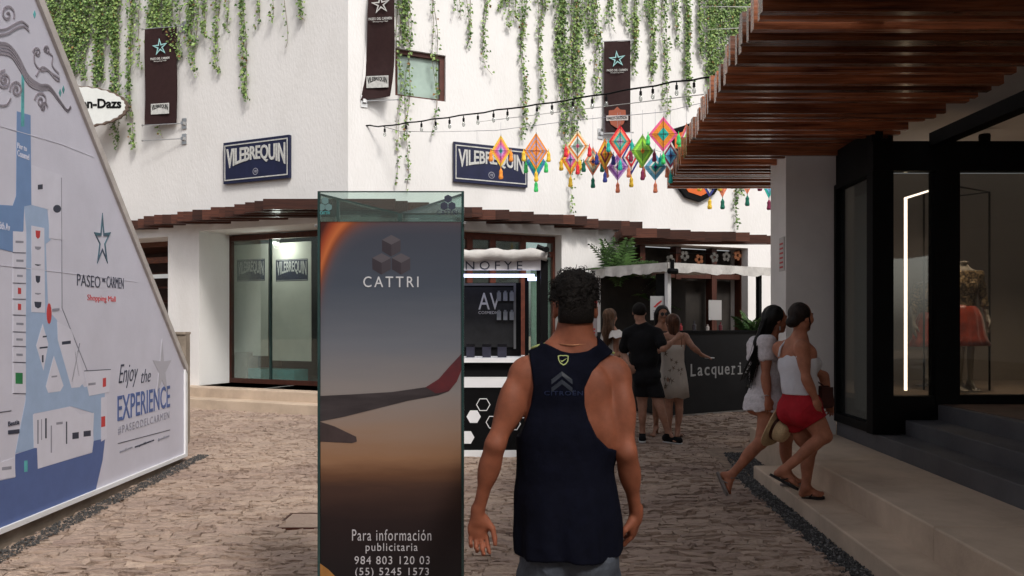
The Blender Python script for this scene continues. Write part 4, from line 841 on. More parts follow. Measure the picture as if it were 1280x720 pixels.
# ================================================================== YARN DIAMONDS
def cm(name, c): return mat('yarn_'+name, tuple(min(.92, q*1.35+.01) for q in c), .85, var=.16, scale=60, stretch=(1, 1, 1), bump=.4, bscale=150)
YC = dict(yel=(.80, .42, .04), org=(.86, .22, .03), cor=(.80, .20, .11), pnk=(.85, .10, .24), mag=(.50, .10, .30), pur=(.24, .08, .36), lil=(.42, .25, .50), tea=(.02, .36, .30), grn=(.16, .36, .05), lim=(.30, .60, .06), gry=(.24, .32, .26), blu=(.05, .20, .42), lbl=(.14, .38, .56), nav=(.03, .04, .20), wht=(.68, .66, .62), red=(.60, .03, .04), crm=(.75, .55, .35), dgr=(.01, .12, .08), mar=(.18, .02, .06), mau=(.35, .25, .32), egn=(.05, .5, .13))
OJ = [(626, 189, 12, 20, ['yel', 'cor', 'mag', 'lil', 'tea'], 'org', 9.9, 'leftmost of the row, over the sign edge'), (670, 203, 12, 22, ['blu', 'tea', 'grn', 'org'], 'egn', 9.95, 'blue green one tucked behind the second orange one'), (670, 189, 15, 23, ['org', 'mau', 'org', 'mau', 'org', 'cor'], 'yel', 9.7, 'orange and mauve bands, right of the shop sign'),
 (713, 200, 11, 19, ['org', 'yel', 'pnk', 'lil', 'blu'], 'yel', 9.95, 'orange one tucked behind the cream and green one'), (722, 183, 14, 20, ['crm', 'org', 'wht', 'gry', 'gry', 'pnk'], 'red', 9.6, 'cream edge with green inside and pink centre'),
 (741, 202, 11, 18, ['cor', 'gry', 'crm', 'org', 'nav'], 'dgr', 9.8, 'salmon one with a grey green band and navy centre'), (756, 193, 10, 20, ['org', 'yel', 'mar', 'org', 'yel'], 'nav', 9.6, 'orange one with a maroon band, left of the red one'),
 (772, 209, 13, 17, ['lil', 'pur', 'lil', 'wht', 'pur'], 'cor', 9.7, 'purple and lilac one hanging low'), (789, 197, 12, 22, ['nav', 'wht', 'red', 'wht', 'mar'], 'yel', 9.75, 'navy and white one behind the green one'),
 (775, 177, 14, 21, ['red', 'cor', 'tea', 'gry', 'lil'], 'tea', 9.4, 'red edge with teal band and lilac centre'), (803, 189, 14, 21, ['grn', 'lim', 'grn', 'grn', 'org'], 'mar', 9.3, 'all green one with orange centre'),
 (819, 209, 14, 17, ['lbl', 'lbl', 'wht', 'tea', 'nav'], 'cor', 9.5, 'light blue one with navy centre hanging low'), (838, 195, 12, 19, ['wht', 'mar', 'lbl', 'blu', 'nav'], 'tea', 9.35, 'dark red and blue one below the pink one'),
 (829, 168, 18, 22, ['pnk', 'org', 'org', 'tea', 'tea'], 'egn', 9.1, 'largest, pink and orange with teal centre'), (858, 173, 8, 19, ['cor', 'pnk', 'wht', 'lim', 'grn'], 'egn', 9.2, 'narrow coral and lime one turned edge on'), (874, 157, 6, 14, ['pnk', 'mag', 'pnk'], 'pur', 9.2, 'pink one at the pergola edge'),
 (887, 226, 12, 21, ['nav', 'wht', 'red', 'org'], 'yel', 12.0, 'white and navy tip showing under the pergola'), (903, 223, 12, 24, ['cor', 'cor', 'mar', 'org'], 'dgr', 12.0, 'coral tip with dark green tassel under the pergola'), (934, 222, 11, 21, ['cor', 'crm', 'pnk', 'org'], 'dgr', 12.0, 'coral tip right of the hanging vine under the pergola'), (961, 226, 11, 22, ['tea', 'lbl', 'pnk', 'org'], 'mar', 12.0, 'teal tip nearest the white column under the pergola')]
for i, (px, py, hw, hh, cols, tas, Y, lab) in enumerate(OJ):
    c = P(px, py, Y); s = Y/F; hw_, hh_ = hw*s, hh*s; yaw = random.Random(i).uniform(-.12, .12)
    fr = Frame((c.x, c.y), (math.cos(yaw), math.sin(yaw)))
    e = empty('yarn_diamond', c, 'yarn diamond ornament, '+lab, 'ornament', 'woven yarn diamonds hung on strings')
    n = len(cols)
    for k, cn in enumerate(cols):
        k0, k1 = 1-k/n, 1-(k+1)/n
        o = [(0, hh_*k0), (hw_*k0, 0), (0, -hh_*k0), (-hw_*k0, 0)]; th = .006+.004*k
        o = [(a_, c.z+b_) for a_, b_ in o]
        if k < n-1:
            i_ = [(0, hh_*k1), (hw_*k1, 0), (0, -hh_*k1), (-hw_*k1, 0)]; i_ = [(a_, c.z+b_) for a_, b_ in i_]
            mb = ringm(MB(), fr, o, i_, -th, th)
        else: mb = MB().prism(fr, o, -th, th)
        mb.build('yarn_band', cm(cn, YC[cn]), e)
    mb = MB(); q = .028; mb.tube([fr.pt(-hw_, c.z, q), fr.pt(hw_, c.z, q)], .003, 4); mb.tube([fr.pt(0, c.z+hh_, q), fr.pt(0, c.z-hh_, q)], .003, 4); mb.build('cross_stick', M['frame'], e)
    for dx, dz in ((-hw_, 0), (hw_, 0), (0, -hh_)):
        p = fr.pt(dx*1.05, c.z+dz-(.0 if dz == 0 else .02), .01); sc_ = s*1.0
        mb = MB(); mb.lathe(p+Vector((0, 0, .03)), (0, 0, -1), [(.004, 0), (.006, .03), (4.0*s*.6, .034+3*s), (3.6*s*.62, .04+6*s), (4.9*s*.62, .04+10*s), (4*s*.6, .04+12*s), (.004, .041+12.2*s)], 7)
        mb.build('tassel', cm(tas, YC[tas]), e)
    top = fr.pt(0, c.z+hh_); MB().tube([top, Vector((c.x, c.y, P(0, 160-(0 if Y < 11 else -40), Y).z+.25*(px-600)/300+.05))] if True else 0, .002, 3).build('thread', M['inkg'], e)
q = MB(); q.tube([WR.pt(*WR.uv(540, 165), 0), P(620, 163, 9.9), P(722, 150, 9.6), P(829, 140, 9.1), P(880, 128, 9.1)], .0035, 4); q.tube([P(750, 168, 13), P(880, 205, 12), P(975, 196, 12)], .003, 4)
tag(q.build('hanging_line', M['inkg']), 'thin line carrying the row of colourful yarn diamonds', 'line')
# ================================================================== CENTRE KIOSK
KF = Frame((0, 8.57), (1, 0)); K = KF.uv
kk = empty('black_kiosk', P(580, 570, 9.2), 'black and white kiosk with lit shelf and rolled white canopy behind the totem', 'kiosk')
def kb(x0_, x1_, y0_, y1_, d0, d1, name, m, par=kk):
    a0, v1 = K(x0_, y0_); a1, v0 = K(x1_, y1_); v0 = max(v0, 0); return MB().fbox(KF, a0, a1, v0, v1, d0, d1).build(name, m if not isinstance(m, str) else M[m], par)
XL = 476
kb(XL, 685, 563, 573, -1.5, .0, 'base', 'white'); kb(XL, 684, 484.5, 562.9, -1.48, -.02, 'cabinet', 'black')
kb(XL, 664, 472, 484.4, -.9, .0, 'counter_band', 'white'); kb(XL, 662, 453.5, 471.9, -.9, -.10, 'shelf_back', 'black'); kb(XL, 662, 448, 453.4, -.9, -.02, 'counter_top', 'white')
kb(676, 685, 325, 562, -.09, .01, 'post', 'black'); kb(XL, XL+9, 325, 562, -.09, .01, 'post', 'black'); kb(657, 662, 342, 447.9, -.5, -.42, 'post', 'black')
for xx in (XL, 676):
    a0, v1 = K(xx, 325); MB().fbox(KF, a0, a0+.08, 0.08, v1, -1.5, -1.42).build('post', M['black'], kk)
kb(XL, 683, 325.5, 337.5, -.05, .0, 'fascia', mat('fascia_white', (.62, .61, .64), .5)); kb(XL, 683, 322, 325.4, -1.5, .0, 'roof', 'canvas')
mb = MB(); pts = [P(x_, 318.5+1.1*math.sin(x_*.13), 8.52) for x_ in range(XL-2, 690, 7)]
mb.tube(pts, [.062+.008*math.sin(i*1.9) for i in range(len(pts))], 10); mb.build('rolled_canopy', M['canvas'], kk, smooth=True)
mb = MB(); mb.tube([P(686, 321, 8.5), P(679, 311, 8.5), P(671, 308, 8.5)], .028, 8); mb.lathe(P(683, 312, 8.44), (0, -1, 0), [(.02, 0), (.035, .01), (.03, .03)], 10); mb.build('canopy_clamp', M['black'], kk)
lt = MB(); a0, v0 = K(582, 337); a1, v1 = K(653, 326.5); text_on(lt, KF, 'NOFYE', a0, v0, a1, v1, .0005, .004, spacing=1.5); lt.build('lettering', M['ink'], kk)
lt = MB(); a0, v0 = K(566, 337); a1, v1 = K(577, 326.5); text_on(lt, KF, 'A', a0, v0, a1, v1, .0005, .004); lt.build('lettering', M['ink'], kk)
kb(XL+8, 668, 342, 345.5, -.14, -.10, 'light_strip', mat('cool_led', (.62, .68, 1), .5, emit=5)); kb(660, 671, 345.6, 350, -.16, -.08, 'lamp', mat('cool_led2', (.6, .65, 1), .5, emit=2))
kb(XL, 652, 350, 447.9, -.62, -.58, 'back_panel', 'black')
kb(540, 645, 356, 436, -.575, -.55, 'display_board', mat('board_black', (.010, .010, .011), .6, var=.3, spec=.25))
rm = MB()
for b in ((540, 645, 354, 357), (642, 645, 357, 436)):
    a0, v1 = KF.uv(b[0], b[2], -.54); a1, v0 = KF.uv(b[1], b[3], -.54); rm.fbox(KF, a0, a1, v0, v1, -.549, -.53)
rm.build('display_rim', mat('dull_rim', (.12, .12, .12), .5), kk)
lt = MB(); a0, v0 = KF.uv(598, 387, -.53); a1, v1 = KF.uv(625, 366, -.53); text_on(lt, KF, 'AV', a0, v0, a1, v1, -.545, .01); a0, v0 = KF.uv(598, 392.5, -.53); a1, v1 = KF.uv(626, 389, -.53); text_on(lt, KF, 'COSMEDICS', a0, v0, a1, v1, -.545, .01); lt.build('lettering', mat('grey_sign', (.42, .42, .42), .4), kk)
for bx_, by_ in ((592, 521), (584, 547), (571, 535), (604, 506), (560, 520), (616, 528), (630, 512), (620, 547), (642, 530), (655, 515), (660, 545), (541, 540)):
    c_ = K(bx_, by_); o_ = [(c_[0]+.080*math.cos(t*math.pi/3), c_[1]+.080*math.sin(t*math.pi/3)) for t in range(6)]
    if bx_ in (592, 584, 571, 630, 660): MB().prism(KF, o_, -.019, -.012).build('hexagon', M['white'], kk)
    else:
        i_ = [(c_[0]+.071*math.cos(t*math.pi/3), c_[1]+.071*math.sin(t*math.pi/3)) for t in range(6)]
        ringm(MB(), KF, o_, i_, -.019, -.012).build('hexagon', M['white'], kk)
mb = MB(); mb.tube([P(622, 512, 8.5), P(634, 512, 8.5)], .008, 5); mb.build('drawer_handle', M['steel'], kk)
for i, (x0_, x1_, wr_) in enumerate(((583, 592, 'leftmost'), (603, 613, 'middle'), (622, 633, 'rightmost'))):
    a0, v1 = KF.uv(x0_, 430, -.2); a1, v0 = K(x1_, 448); v0 = K(0, 448)[1]+.002
    e = empty('product_box', KF.pt((a0+a1)/2, v0, -.2), f'small black cosmetics box on the kiosk counter, {wr_} of three', 'box', 'black boxes on the kiosk counter')
    MB().fbox(KF, a0, a1, v0, v1-.03, -.26, -.18).build('carton', mat('dark_carton', (.03, .03, .045), .35, var=.2), e); MB().fbox(KF, a0-.003, a1+.003, v1-.03, v1, -.263, -.177).build('lid', M['blackg'], e)
for i in range(6):
    a0, v0 = KF.uv(621+(i % 3)*8, 400-(i//3)*24, -.5); e = MB().fbox(KF, a0, a0+.05, v0, v0+.10, -.54, -.50); e.lathe(KF.pt(a0+.025, v0+.10, -.52), (0, 0, 1), [(.01, 0), (.014, .004), (.014, .02)], 8)
    tag(e.build('cosmetic_bottle', mat('dim_bottle', (.15, .16, .17), .3, var=.2)), f'small grey product on the kiosk back panel, {ordn[i%3]} in the {"lower" if i < 3 else "upper"} row', 'bottle', 'products on the kiosk panel')
# ================================================================== RIGHT KIOSK
K0 = Vector((2.48, 12.2, 0)); LF = Frame(K0, (.863, .505)); LL = Frame(K0, (.505, -.863))
lk = empty('nail_kiosk', LF.pt(1, 0, -.8), 'black kiosk with white canopy and a counter lettered Lacquerie', 'kiosk')
W_, DP = 2.15, 1.95
MB().fbox(LF, 0, W_, .03, 1.34, -.05, 0).build('counter_front', mat('counter_black', (.008, .008, .009), .55, var=.2, scale=3, spec=.25), lk)
MB().fbox(LF, -.02, W_+.02, 1.341, 1.38, -.4, .03).build('counter_top', M['black'], lk)
MB().fbox(LL, -DP, -.002, .03, 1.34, -.05, .0).build('counter_side', mat('counter_black', (.013, .013, .015), .28), lk)
MB().fbox(LF, 0, W_, .0, .029, -.06, -.01).build('kick_strip', M['steel'], lk)
for fr_, a_ in ((LF, 0), (LF, W_-.08), (LL, -DP)):
    MB().fbox(fr_, a_, a_+.07, 1.38 if fr_ is LF else .03, 2.34, -.08, -.01).build('post', M['white'] if a_ == 0 or fr_ is LL else M['black'], lk)
MB().fbox(LL, -.32, -.12, 1.38, 2.3, -.06, -.02).build('corner_panel', M['black'], lk)
cz = 2.44
rf = MB(); q = [LF.pt(-.06, cz, .06), LF.pt(W_+.3, cz, .06), LF.pt(W_+.3, cz+.04, -DP-.05), LF.pt(-.06, cz+.04, -DP-.05)]
rf.hexa([p-Vector((0, 0, .03)) for p in q]+[p+Vector((0, 0, .02)) for p in q]); rf.build('canopy', M['canvas'], lk)
for fr_, a0, a1, nm in ((LF, -.06, W_+.3, 'v'), (LL, -DP, .06, 'v')):
    n = 24; mb = MB(); top, bot = [], []
    for i in range(n+1):
        a_ = a0+(a1-a0)*i/n; dr = -.13-.015*math.sin(i*.8)-.01*math.sin(i*2.1)
        top.append(fr_.pt(a_, cz+.02, .065)); bot.append(fr_.pt(a_, cz+dr, .075+.012*math.sin(i*1.4)))
    vs = top+bot+[p-fr_.n*.01 for p in top]+[p-fr_.n*.01 for p in bot]; m_ = n+1
    mb.add(vs, [[m_+i, m_+i+1, i+1, i] for i in range(n)]+[[2*m_+i, 2*m_+i+1, 3*m_+i+1, 3*m_+i] for i in range(n)]+[[3*m_+i, 3*m_+i+1, m_+i+1, m_+i] for i in range(n)]); mb.build('canopy_valance', M['canvas'], lk)
mb = MB(); mb.tube([LF.pt(0, cz-.1, .1), LF.pt(0, cz+.06, .1)], .03, 8); mb.lathe(LF.pt(0, cz-.12, .11), LF.u, [(.02, -.1), (.045, -.08), (.045, .08), (.02, .1)], 10); mb.build('canopy_clamp', M['black'], lk)
lt = MB(); a0, v0 = LF.uv(862, 473); a1, v1 = LF.uv(937, 455)
# typewriter style letters, each with its slab serifs
word = 'Lacquerie'; cw = (a1-a0)/9
for i, ch in enumerate(word):
    hgt = v1-v0; x_ = a0+i*cw; g_ = text_geo(ch, 1.0, .008)
    hh_ = hgt if ch in 'Li' else hgt*.72; y0_ = v0+.035-(hgt*.26 if ch == 'q' else 0); 
    if ch == 'q': hh_ = hgt*.98
    wd_ = cw*(.72 if ch not in 'ir' else (.22 if ch == 'i' else .5)); o_ = (cw-wd_)/2
    text_on(lt, LF, ch, x_+o_, y0_, x_+o_+wd_, y0_+hh_, .0006, .004, bold=.008)
    if ch in 'Lri': lt.fbox(LF, x_+cw*.12, x_+cw*(.6 if ch != 'i' else .88), v0+.030, v0+.05, .0008, .005)
    if ch in 'ri': lt.fbox(LF, x_+cw*.14, x_+cw*.45, v0+.035+hgt*.62, v0+.053+hgt*.62, .0008, .005)
lt.build('lettering', mat('grey_sign2', (.34, .34, .34), .5), lk)
MB().fbox(LF, .1, W_, .05, 2.35, -DP, -DP+.05).build('back_wall', M['darkroom'], lk)
# things at the kiosk
q = MB(); a0, v1 = LF.uv(886, 375, -.2); a1, v0 = LF.uv(902, 400, -.2); q.fbox(LF, a0, a1, v0, v1, -.21, -.2); tag(q.build('paper_notice', mat('notice', (.42, .41, .41), .7)), 'blank pale notice hanging above the Lacquerie counter', 'notice')
e = empty('poster', P(822, 385, 12.0), 'small white poster with a red mark on the kiosk corner', 'poster')
pf = Frame((2.30, 12.30), (1, .1)); a0, v1 = pf.uv(813, 370); a1, v0 = pf.uv(830, 400); MB().fbox(pf, a0, a1, v0, v1, -.01, 0).build('sheet', mat('poster_white', (.5, .5, .5), .6), e)
q = MB(); cx, cy = pf.uv(822, 380); q.prism(pf, [(cx+(x_)*.07, cy+y_*.05) for x_, y_ in ((-1, -1), (-.5, -1.1), (1, .8), (.8, 1.2), (-.2, .2))], 0.0005, .003); q.build('red_mark', M['red'], e)
q = MB(); [q.fbox(pf, a0+.04, a1-.04, v0+.04+i*.035, v0+.05+i*.035, .0005, .002) for i in range(4)]; q.build('print_line', M['inkg'], e)
q = empty('menu_board', P(747, 440, 11.5), 'narrow red and white menu board behind the nearest man', 'menu board')
mf = Frame(P(738, 404, 11.2).xy.to_3d(), (1, 0)); a_, v_ = mf.uv(738, 362)
MB().fbox(mf, -.12, .10, .9, v_, -.02, 0).build('board', mat('menu_white', (.38, .33, .34), .6), q); MB().fbox(mf, -.12, .10, v_-.35, v_+.002, .0005, .004).build('header', M['red'], q)
r_ = MB(); [r_.fbox(mf, -.09, .07, .95+i*.05, .975+i*.05, .0005, .003) for i in range(10)]; r_.build('print_line', M['red'], q); MB().tube([mf.pt(0, 0, -.03), mf.pt(0, 1.2, -.03)], .02, 6).build('stand', M['black'], q)
r_ = MB().box(2.9, 3.0, 13.0, 13.1, 1.38, 1.5)
for i, (a_, h_, c_) in enumerate(((.45, .12, (.4, .05, .06)), (.75, .16, (.05, .05, .06)), (1.05, .10, (.45, .4, .38)), (1.35, .14, (.12, .03, .04)))):
    r_ = MB(); r_.lathe(LF.pt(a_, 1.381, -.2), (0, 0, 1), [(.03, 0), (.032, h_*.6), (.012, h_*.7), (.014, h_)], 10)
    tag(r_.build('nail_polish_bottle', mat('polish%d' % i, c_, .2, coat=.4)), f'small bottle on the kiosk counter, {ordn[i]} from the canopy corner post', 'bottle', 'bottles on the nail kiosk counter')
# ---- palms
def palm(base, n, ln, lab, seed, spread=1.0, pot=True, wd=.05, up=.9):
    rnd = random.Random(seed); e = empty('potted_palm', base, lab, 'plant')
    b = Vector(base)
    if pot: MB().lathe(b, (0, 0, 1), [(.16, 0), (.2, .05), (.24, .4), (.26, .42), (.25, .45), (.2, .44)], 14).build('pot', mat('dark_pot', (.05, .045, .04), .6, var=.2), e)
    tr_ = MB(); tr_.tube([b+Vector((0, 0, .3)), b+Vector((.02, 0, up*.6)), b+Vector((0, .02, up))], [.035, .028, .02], 7); tr_.build('stem', M['stem'], e)
    for i in range(n):
        t = rnd.uniform(0, 2*math.pi); el = rnd.uniform(.1, 1.35); d = Vector((math.cos(t)*math.cos(el)*spread, math.sin(t)*math.cos(el)*spread, math.sin(el))).normalized()
        mb = MB(); s_ = d.cross(Vector((0, 0, 1))).normalized(); p = b+Vector((0, 0, up)); L_ = ln*rnd.uniform(.7, 1.1); pts = []
        for k in range(7): u_ = k/6; pts.append(p+d*L_*u_+Vector((0, 0, -.35*L_*u_*u_*(1.2-el*.5))))
        mb.tube(pts, [.008*(1-.8*k/6)+.001 for k in range(7)], 4)
        for k in range(1, 7):
            for sg in (-1, 1):
                for j in (0, .5):
                    q0 = pts[k].lerp(pts[k-1], j); q1 = q0+(s_*sg*1.0+d*.6+Vector((0, 0, -.35))).normalized()*L_*.38*(1.2-k/7)
                    w_ = (pts[k]-pts[k-1]).normalized()*wd*.5; mid = q0.lerp(q1, .5)+Vector((0, 0, .02)); mb.mi = rnd.choice((0, 0, 1))
                    mb.add([q0, mid+w_, q1, mid-w_], [(0, 1, 2, 3)])
        mb.build('frond', [M['leafd'], mat('palm_green', (.04, .085, .025), .5, var=.3, scale=10)], e)
palm((1.95, 14.15, .34), 20, .95, 'large dark palm behind the white kiosk canopy', 1, up=2.0)
palm((2.35, 14.7, .34), 22, 1.0, 'second palm, lower, inside the kiosk opening behind the people', 2, up=1.5)
palm((4.15, 13.3, 0), 12, .55, 'small spiky palm at the right end of the Lacquerie counter', 3, up=1.35)
# ================================================================== SHOP MANNEQUIN is built with the people
# ================================================================== PEOPLE
def like(S):
    T = SDF.__new__(SDF); T.lo = S.lo; T.h = S.h; T.n = S.n; T.f = np.full(S.n, .3, np.float32); return T
class SDF:
    def __init__(s, lo, hi, h):
        s.lo = np.array(lo, float); s.h = h; n = np.ceil((np.array(hi)-s.lo)/h).astype(int)+1; s.n = n
        s.f = np.full(n, .3, np.float32)
    def blk(s, lo, hi):
        i0 = np.clip(np.floor((np.array(lo)-s.lo)/s.h).astype(int), 0, s.n); i1 = np.clip(np.ceil((np.array(hi)-s.lo)/s.h).astype(int)+1, 0, s.n)
        if (i1 <= i0).any(): return None
        g = [((np.arange(i0[k], i1[k])*s.h)+s.lo[k]).astype(np.float32) for k in range(3)]
        return tuple(slice(i0[k], i1[k]) for k in range(3)), g[0][:, None, None], g[1][None, :, None], g[2][None, None, :]
    def mix(s, sl, d, k, sub=False):
        a = s.f[sl]
        if sub:
            d = -d; hh = np.maximum(k-np.abs(a-d), 0)/k; s.f[sl] = np.maximum(a, d)+hh*hh*k*.25
        else:
            hh = np.maximum(k-np.abs(a-d), 0)/k; s.f[sl] = np.minimum(a, d)-hh*hh*k*.25
    def cone(s, a, b, ra, rb, k=.02, sub=False, sc=None):
        a, b = np.array(a, float), np.array(b, float); m = max(ra, rb)+k+.045
        B = s.blk(np.minimum(a, b)-m, np.maximum(a, b)+m)
        if B is None: return s
        sl, x, y, z = B; ab = b-a; l2 = max(float(ab@ab), 1e-9)
        t = np.clip(((x-a[0])*ab[0]+(y-a[1])*ab[1]+(z-a[2])*ab[2])/l2, 0, 1)
        d = np.sqrt((x-a[0]-t*ab[0])**2+(y-a[1]-t*ab[1])**2+(z-a[2]-t*ab[2])**2)-(ra+(rb-ra)*t)
        s.mix(sl, d.astype(np.float32), k, sub); return s
    def ell(s, c, r, ax=None, k=.02, sub=False):
        c = np.array(c, float); r = np.array(r, float); m = r.max()+k+.045
        B = s.blk(c-m, c+m)
        if B is None: return s
        sl, x, y, z = B; ax = np.eye(3) if ax is None else np.array([list(v) for v in ax], float)
        x, y, z = x-c[0], y-c[1], z-c[2]
        q = [(x*ax[i][0]+y*ax[i][1]+z*ax[i][2]) for i in range(3)]
        k0 = np.sqrt(sum((q[i]/r[i])**2 for i in range(3))); k1 = np.sqrt(sum((q[i]/(r[i]**2))**2 for i in range(3)))
        d = np.where(k1 > 1e-6, k0*(k0-1)/np.maximum(k1, 1e-6), -r.min())
        s.mix(sl, d.astype(np.float32), k, sub); return s
    def coords(s):
        return [((np.arange(s.n[k])*s.h)+s.lo[k]).astype(np.float32) for k in range(3)]
def nets(f, lo, h):
    s = f < 0; cs = [s[i:s.shape[0]-1+i, j:s.shape[1]-1+j, k:s.shape[2]-1+k] for i in (0, 1) for j in (0, 1) for k in (0, 1)]
    cnt = sum(c.astype(np.int8) for c in cs); msk = (cnt > 0) & (cnt < 8); idx = np.full(msk.shape, -1, np.int64); I = np.argwhere(msk); idx[msk] = np.arange(len(I))
    corner = np.array([(i, j, k) for i in (0, 1) for j in (0, 1) for k in (0, 1)])
    val = np.stack([f[I[:, 0]+c[0], I[:, 1]+c[1], I[:, 2]+c[2]] for c in corner], 1)
    acc = np.zeros((len(I), 3)); w = np.zeros(len(I))
    for a in range(8):
        for b in range(a+1, 8):
            if np.abs(corner[a]-corner[b]).sum() != 1: continue
            va, vb = val[:, a], val[:, b]; m = (va < 0) != (vb < 0); t = np.where(m, va/np.where(m, va-vb, 1), 0)
            p = corner[a]+(corner[b]-corner[a])*t[:, None]; acc[m] += p[m]; w += m
    V = (I+acc/w[:, None])*h+np.array(lo); Fq = []
    for ax in range(3):
        o1, o2 = [k for k in range(3) if k != ax]
        a_ = [slice(1, -1)]*3; a_[ax] = slice(0, -1); b_ = list(a_); b_[ax] = slice(1, None)
        s0, s1 = s[tuple(a_)], s[tuple(b_)]; E = np.argwhere(s0 != s1)
        off = np.ones(3, int); off[ax] = 0; E = E+off; sg = s[E[:, 0], E[:, 1], E[:, 2]]
        def cell(d1, d2):
            q = E.copy(); q[:, o1] -= d1; q[:, o2] -= d2; return idx[q[:, 0], q[:, 1], q[:, 2]]
        Q = np.stack([cell(0, 0), cell(1, 0), cell(1, 1), cell(0, 1)], 1)
        flip = sg if ax != 1 else ~sg
        Q[~flip] = Q[~flip][:, ::-1]; Fq.append(Q)
    Q = np.concatenate(Fq); Q = Q[(Q >= 0).all(1)]
    return V, Q
def sdf_mesh(name, f, lo, h, m, parent, smooth_it=2):
    V, Q = nets(f, lo, h)
    if smooth_it:
        E = np.concatenate([Q[:, [i, (i+1) % 4]] for i in range(4)])
        deg = np.bincount(E.ravel(), minlength=len(V)).astype(float)[:, None]
        for it in range(smooth_it*2):
            A = np.stack([np.bincount(E[:, 0], V[E[:, 1], k], len(V))+np.bincount(E[:, 1], V[E[:, 0], k], len(V)) for k in range(3)], 1)/np.maximum(deg, 1)
            V = V+(A-V)*(.5 if it % 2 == 0 else -.52)
    return link_mesh(name, V, Q, m, parent, True)
def wob(X, Y, Z, sc, seed=0, oct_=3):
    r = np.random.default_rng(seed); out = 0
    for i in range(oct_):
        for j in range(3):
            d = r.normal(size=3); d /= np.linalg.norm(d); out = out+np.sin((X*d[0]+Y*d[1]+Z*d[2])*sc*(1.7**i)+r.uniform(0, 6))*(.6**i)
    return out/4
def nv(v): v = np.array(v, float); return v/np.linalg.norm(v)
def hand(S, w, d, n, t, curl=.5, s=1.0, spread=.12, thumb=.6):
    """w wrist, d hand direction, n palm normal, t side of the thumb"""
    w, d, n, t = np.array(w), nv(d), nv(n), nv(t); t = nv(t-d*(t@d)); n = nv(np.cross(d, t))*np.sign(np.cross(d, t)@n)
    S.cone(w-d*.02*s, w+d*.02*s, .0225*s, .024*s, .015)
    S.ell(w+d*.052*s, (.045*s, .039*s, .016*s), (d, t, n), .018); S.ell(w+d*.03*s+t*.025*s+n*.006*s, (.03*s, .016*s, .014*s), (nv(d+t*.3), nv(t-d*.3), n), .014)
    L = (.074, .082, .076, .060); X = (.029, .0095, -.0105, -.029)
    for i in range(4):
        b = w+d*(.088-.004*abs(i-1))*s+t*X[i]*s; dd = nv(d+t*(1.5-i)*spread*.5); a = curl*(.55+.12*i); p = b; r0 = (.0092, .0095, .0090, .0080)[i]*s
        for k, fr in enumerate((.45, .32, .23)):
            ang = a*(k*.9+.5); q = p+(dd*math.cos(ang)+n*math.sin(ang))*L[i]*fr*s
            S.cone(p, q, r0*(1-.10*k), r0*(1-.10*(k+1)), .005); p = q
    b = w+d*.018*s+t*.026*s+n*.004*s; q = b+nv(d*.75+t*thumb+n*.35)*.042*s; S.cone(b, q, .0135*s, .0112*s, .012)
    q2 = q+nv(d*1.0+t*thumb*.3+n*.35)*.032*s; S.cone(q, q2, .0108*s, .0098*s, .004); q3 = q2+nv(d+n*.45)*.024*s; S.cone(q2, q3, .0098*s, .0078*s, .004)
def head(S, c, f, up=(0, 0, 1), s=1.0, neck=None, nr=.056):
    """c head centre, f face direction"""
    c, f, up = np.array(c, float), nv(f), nv(up); f = nv(f-up*(f@up)); r = np.cross(f, up); A = (r, f, up)
    S.ell(c+up*.025*s-f*.008*s, (.074*s, .094*s, .092*s), A, .02); S.ell(c-up*.045*s+f*.026*s, (.056*s, .064*s, .066*s), A, .03)
    S.ell(c-up*.098*s+f*.062*s, (.026*s, .022*s, .018*s), A, .025); S.ell(c-up*.07*s+f*.0*s, (.058*s, .05*s, .03*s), A, .03)
    S.cone(c+up*.005*s+f*.088*s, c-up*.035*s+f*.108*s, .008*s, .0125*s, .012); S.ell(c-up*.038*s+f*.098*s, (.017*s, .012*s, .009*s), A, .008)
    for q in (-1, 1):
        S.ell(c+up*.004*s+f*.088*s+r*q*.031*s, (.017*s, .012*s, .011*s), A, .012, sub=True); S.ell(c+up*.002*s+f*.074*s+r*q*.031*s, (.013*s, .012*s, .0115*s), A, .003)
        S.ell(c+up*.022*s+f*.086*s+r*q*.03*s, (.022*s, .009*s, .007*s), A, .012); S.ell(c-up*.025*s+f*.066*s+r*q*.043*s, (.02*s, .02*s, .02*s), A, .03)
        S.ell(c-up*.012*s-f*.006*s+r*q*.078*s, (.009*s, .021*s, .031*s), (nv(r-f*q*.35), nv(f+r*q*.35), up), .008); S.ell(c-up*.004*s-f*.004*s+r*q*.087*s, (.005*s, .011*s, .018*s), A, .004, sub=True)
    S.ell(c-up*.064*s+f*.086*s, (.023*s, .010*s, .0055*s), A, .006); S.ell(c-up*.076*s+f*.084*s, (.019*s, .010*s, .0065*s), A, .006); S.ell(c-up*.0695*s+f*.097*s, (.022*s, .006*s, .0016*s), A, .003, sub=True)
    if neck is not None: S.cone(neck, c-up*.05*s-f*.02*s, nr*1.08, nr, .04)
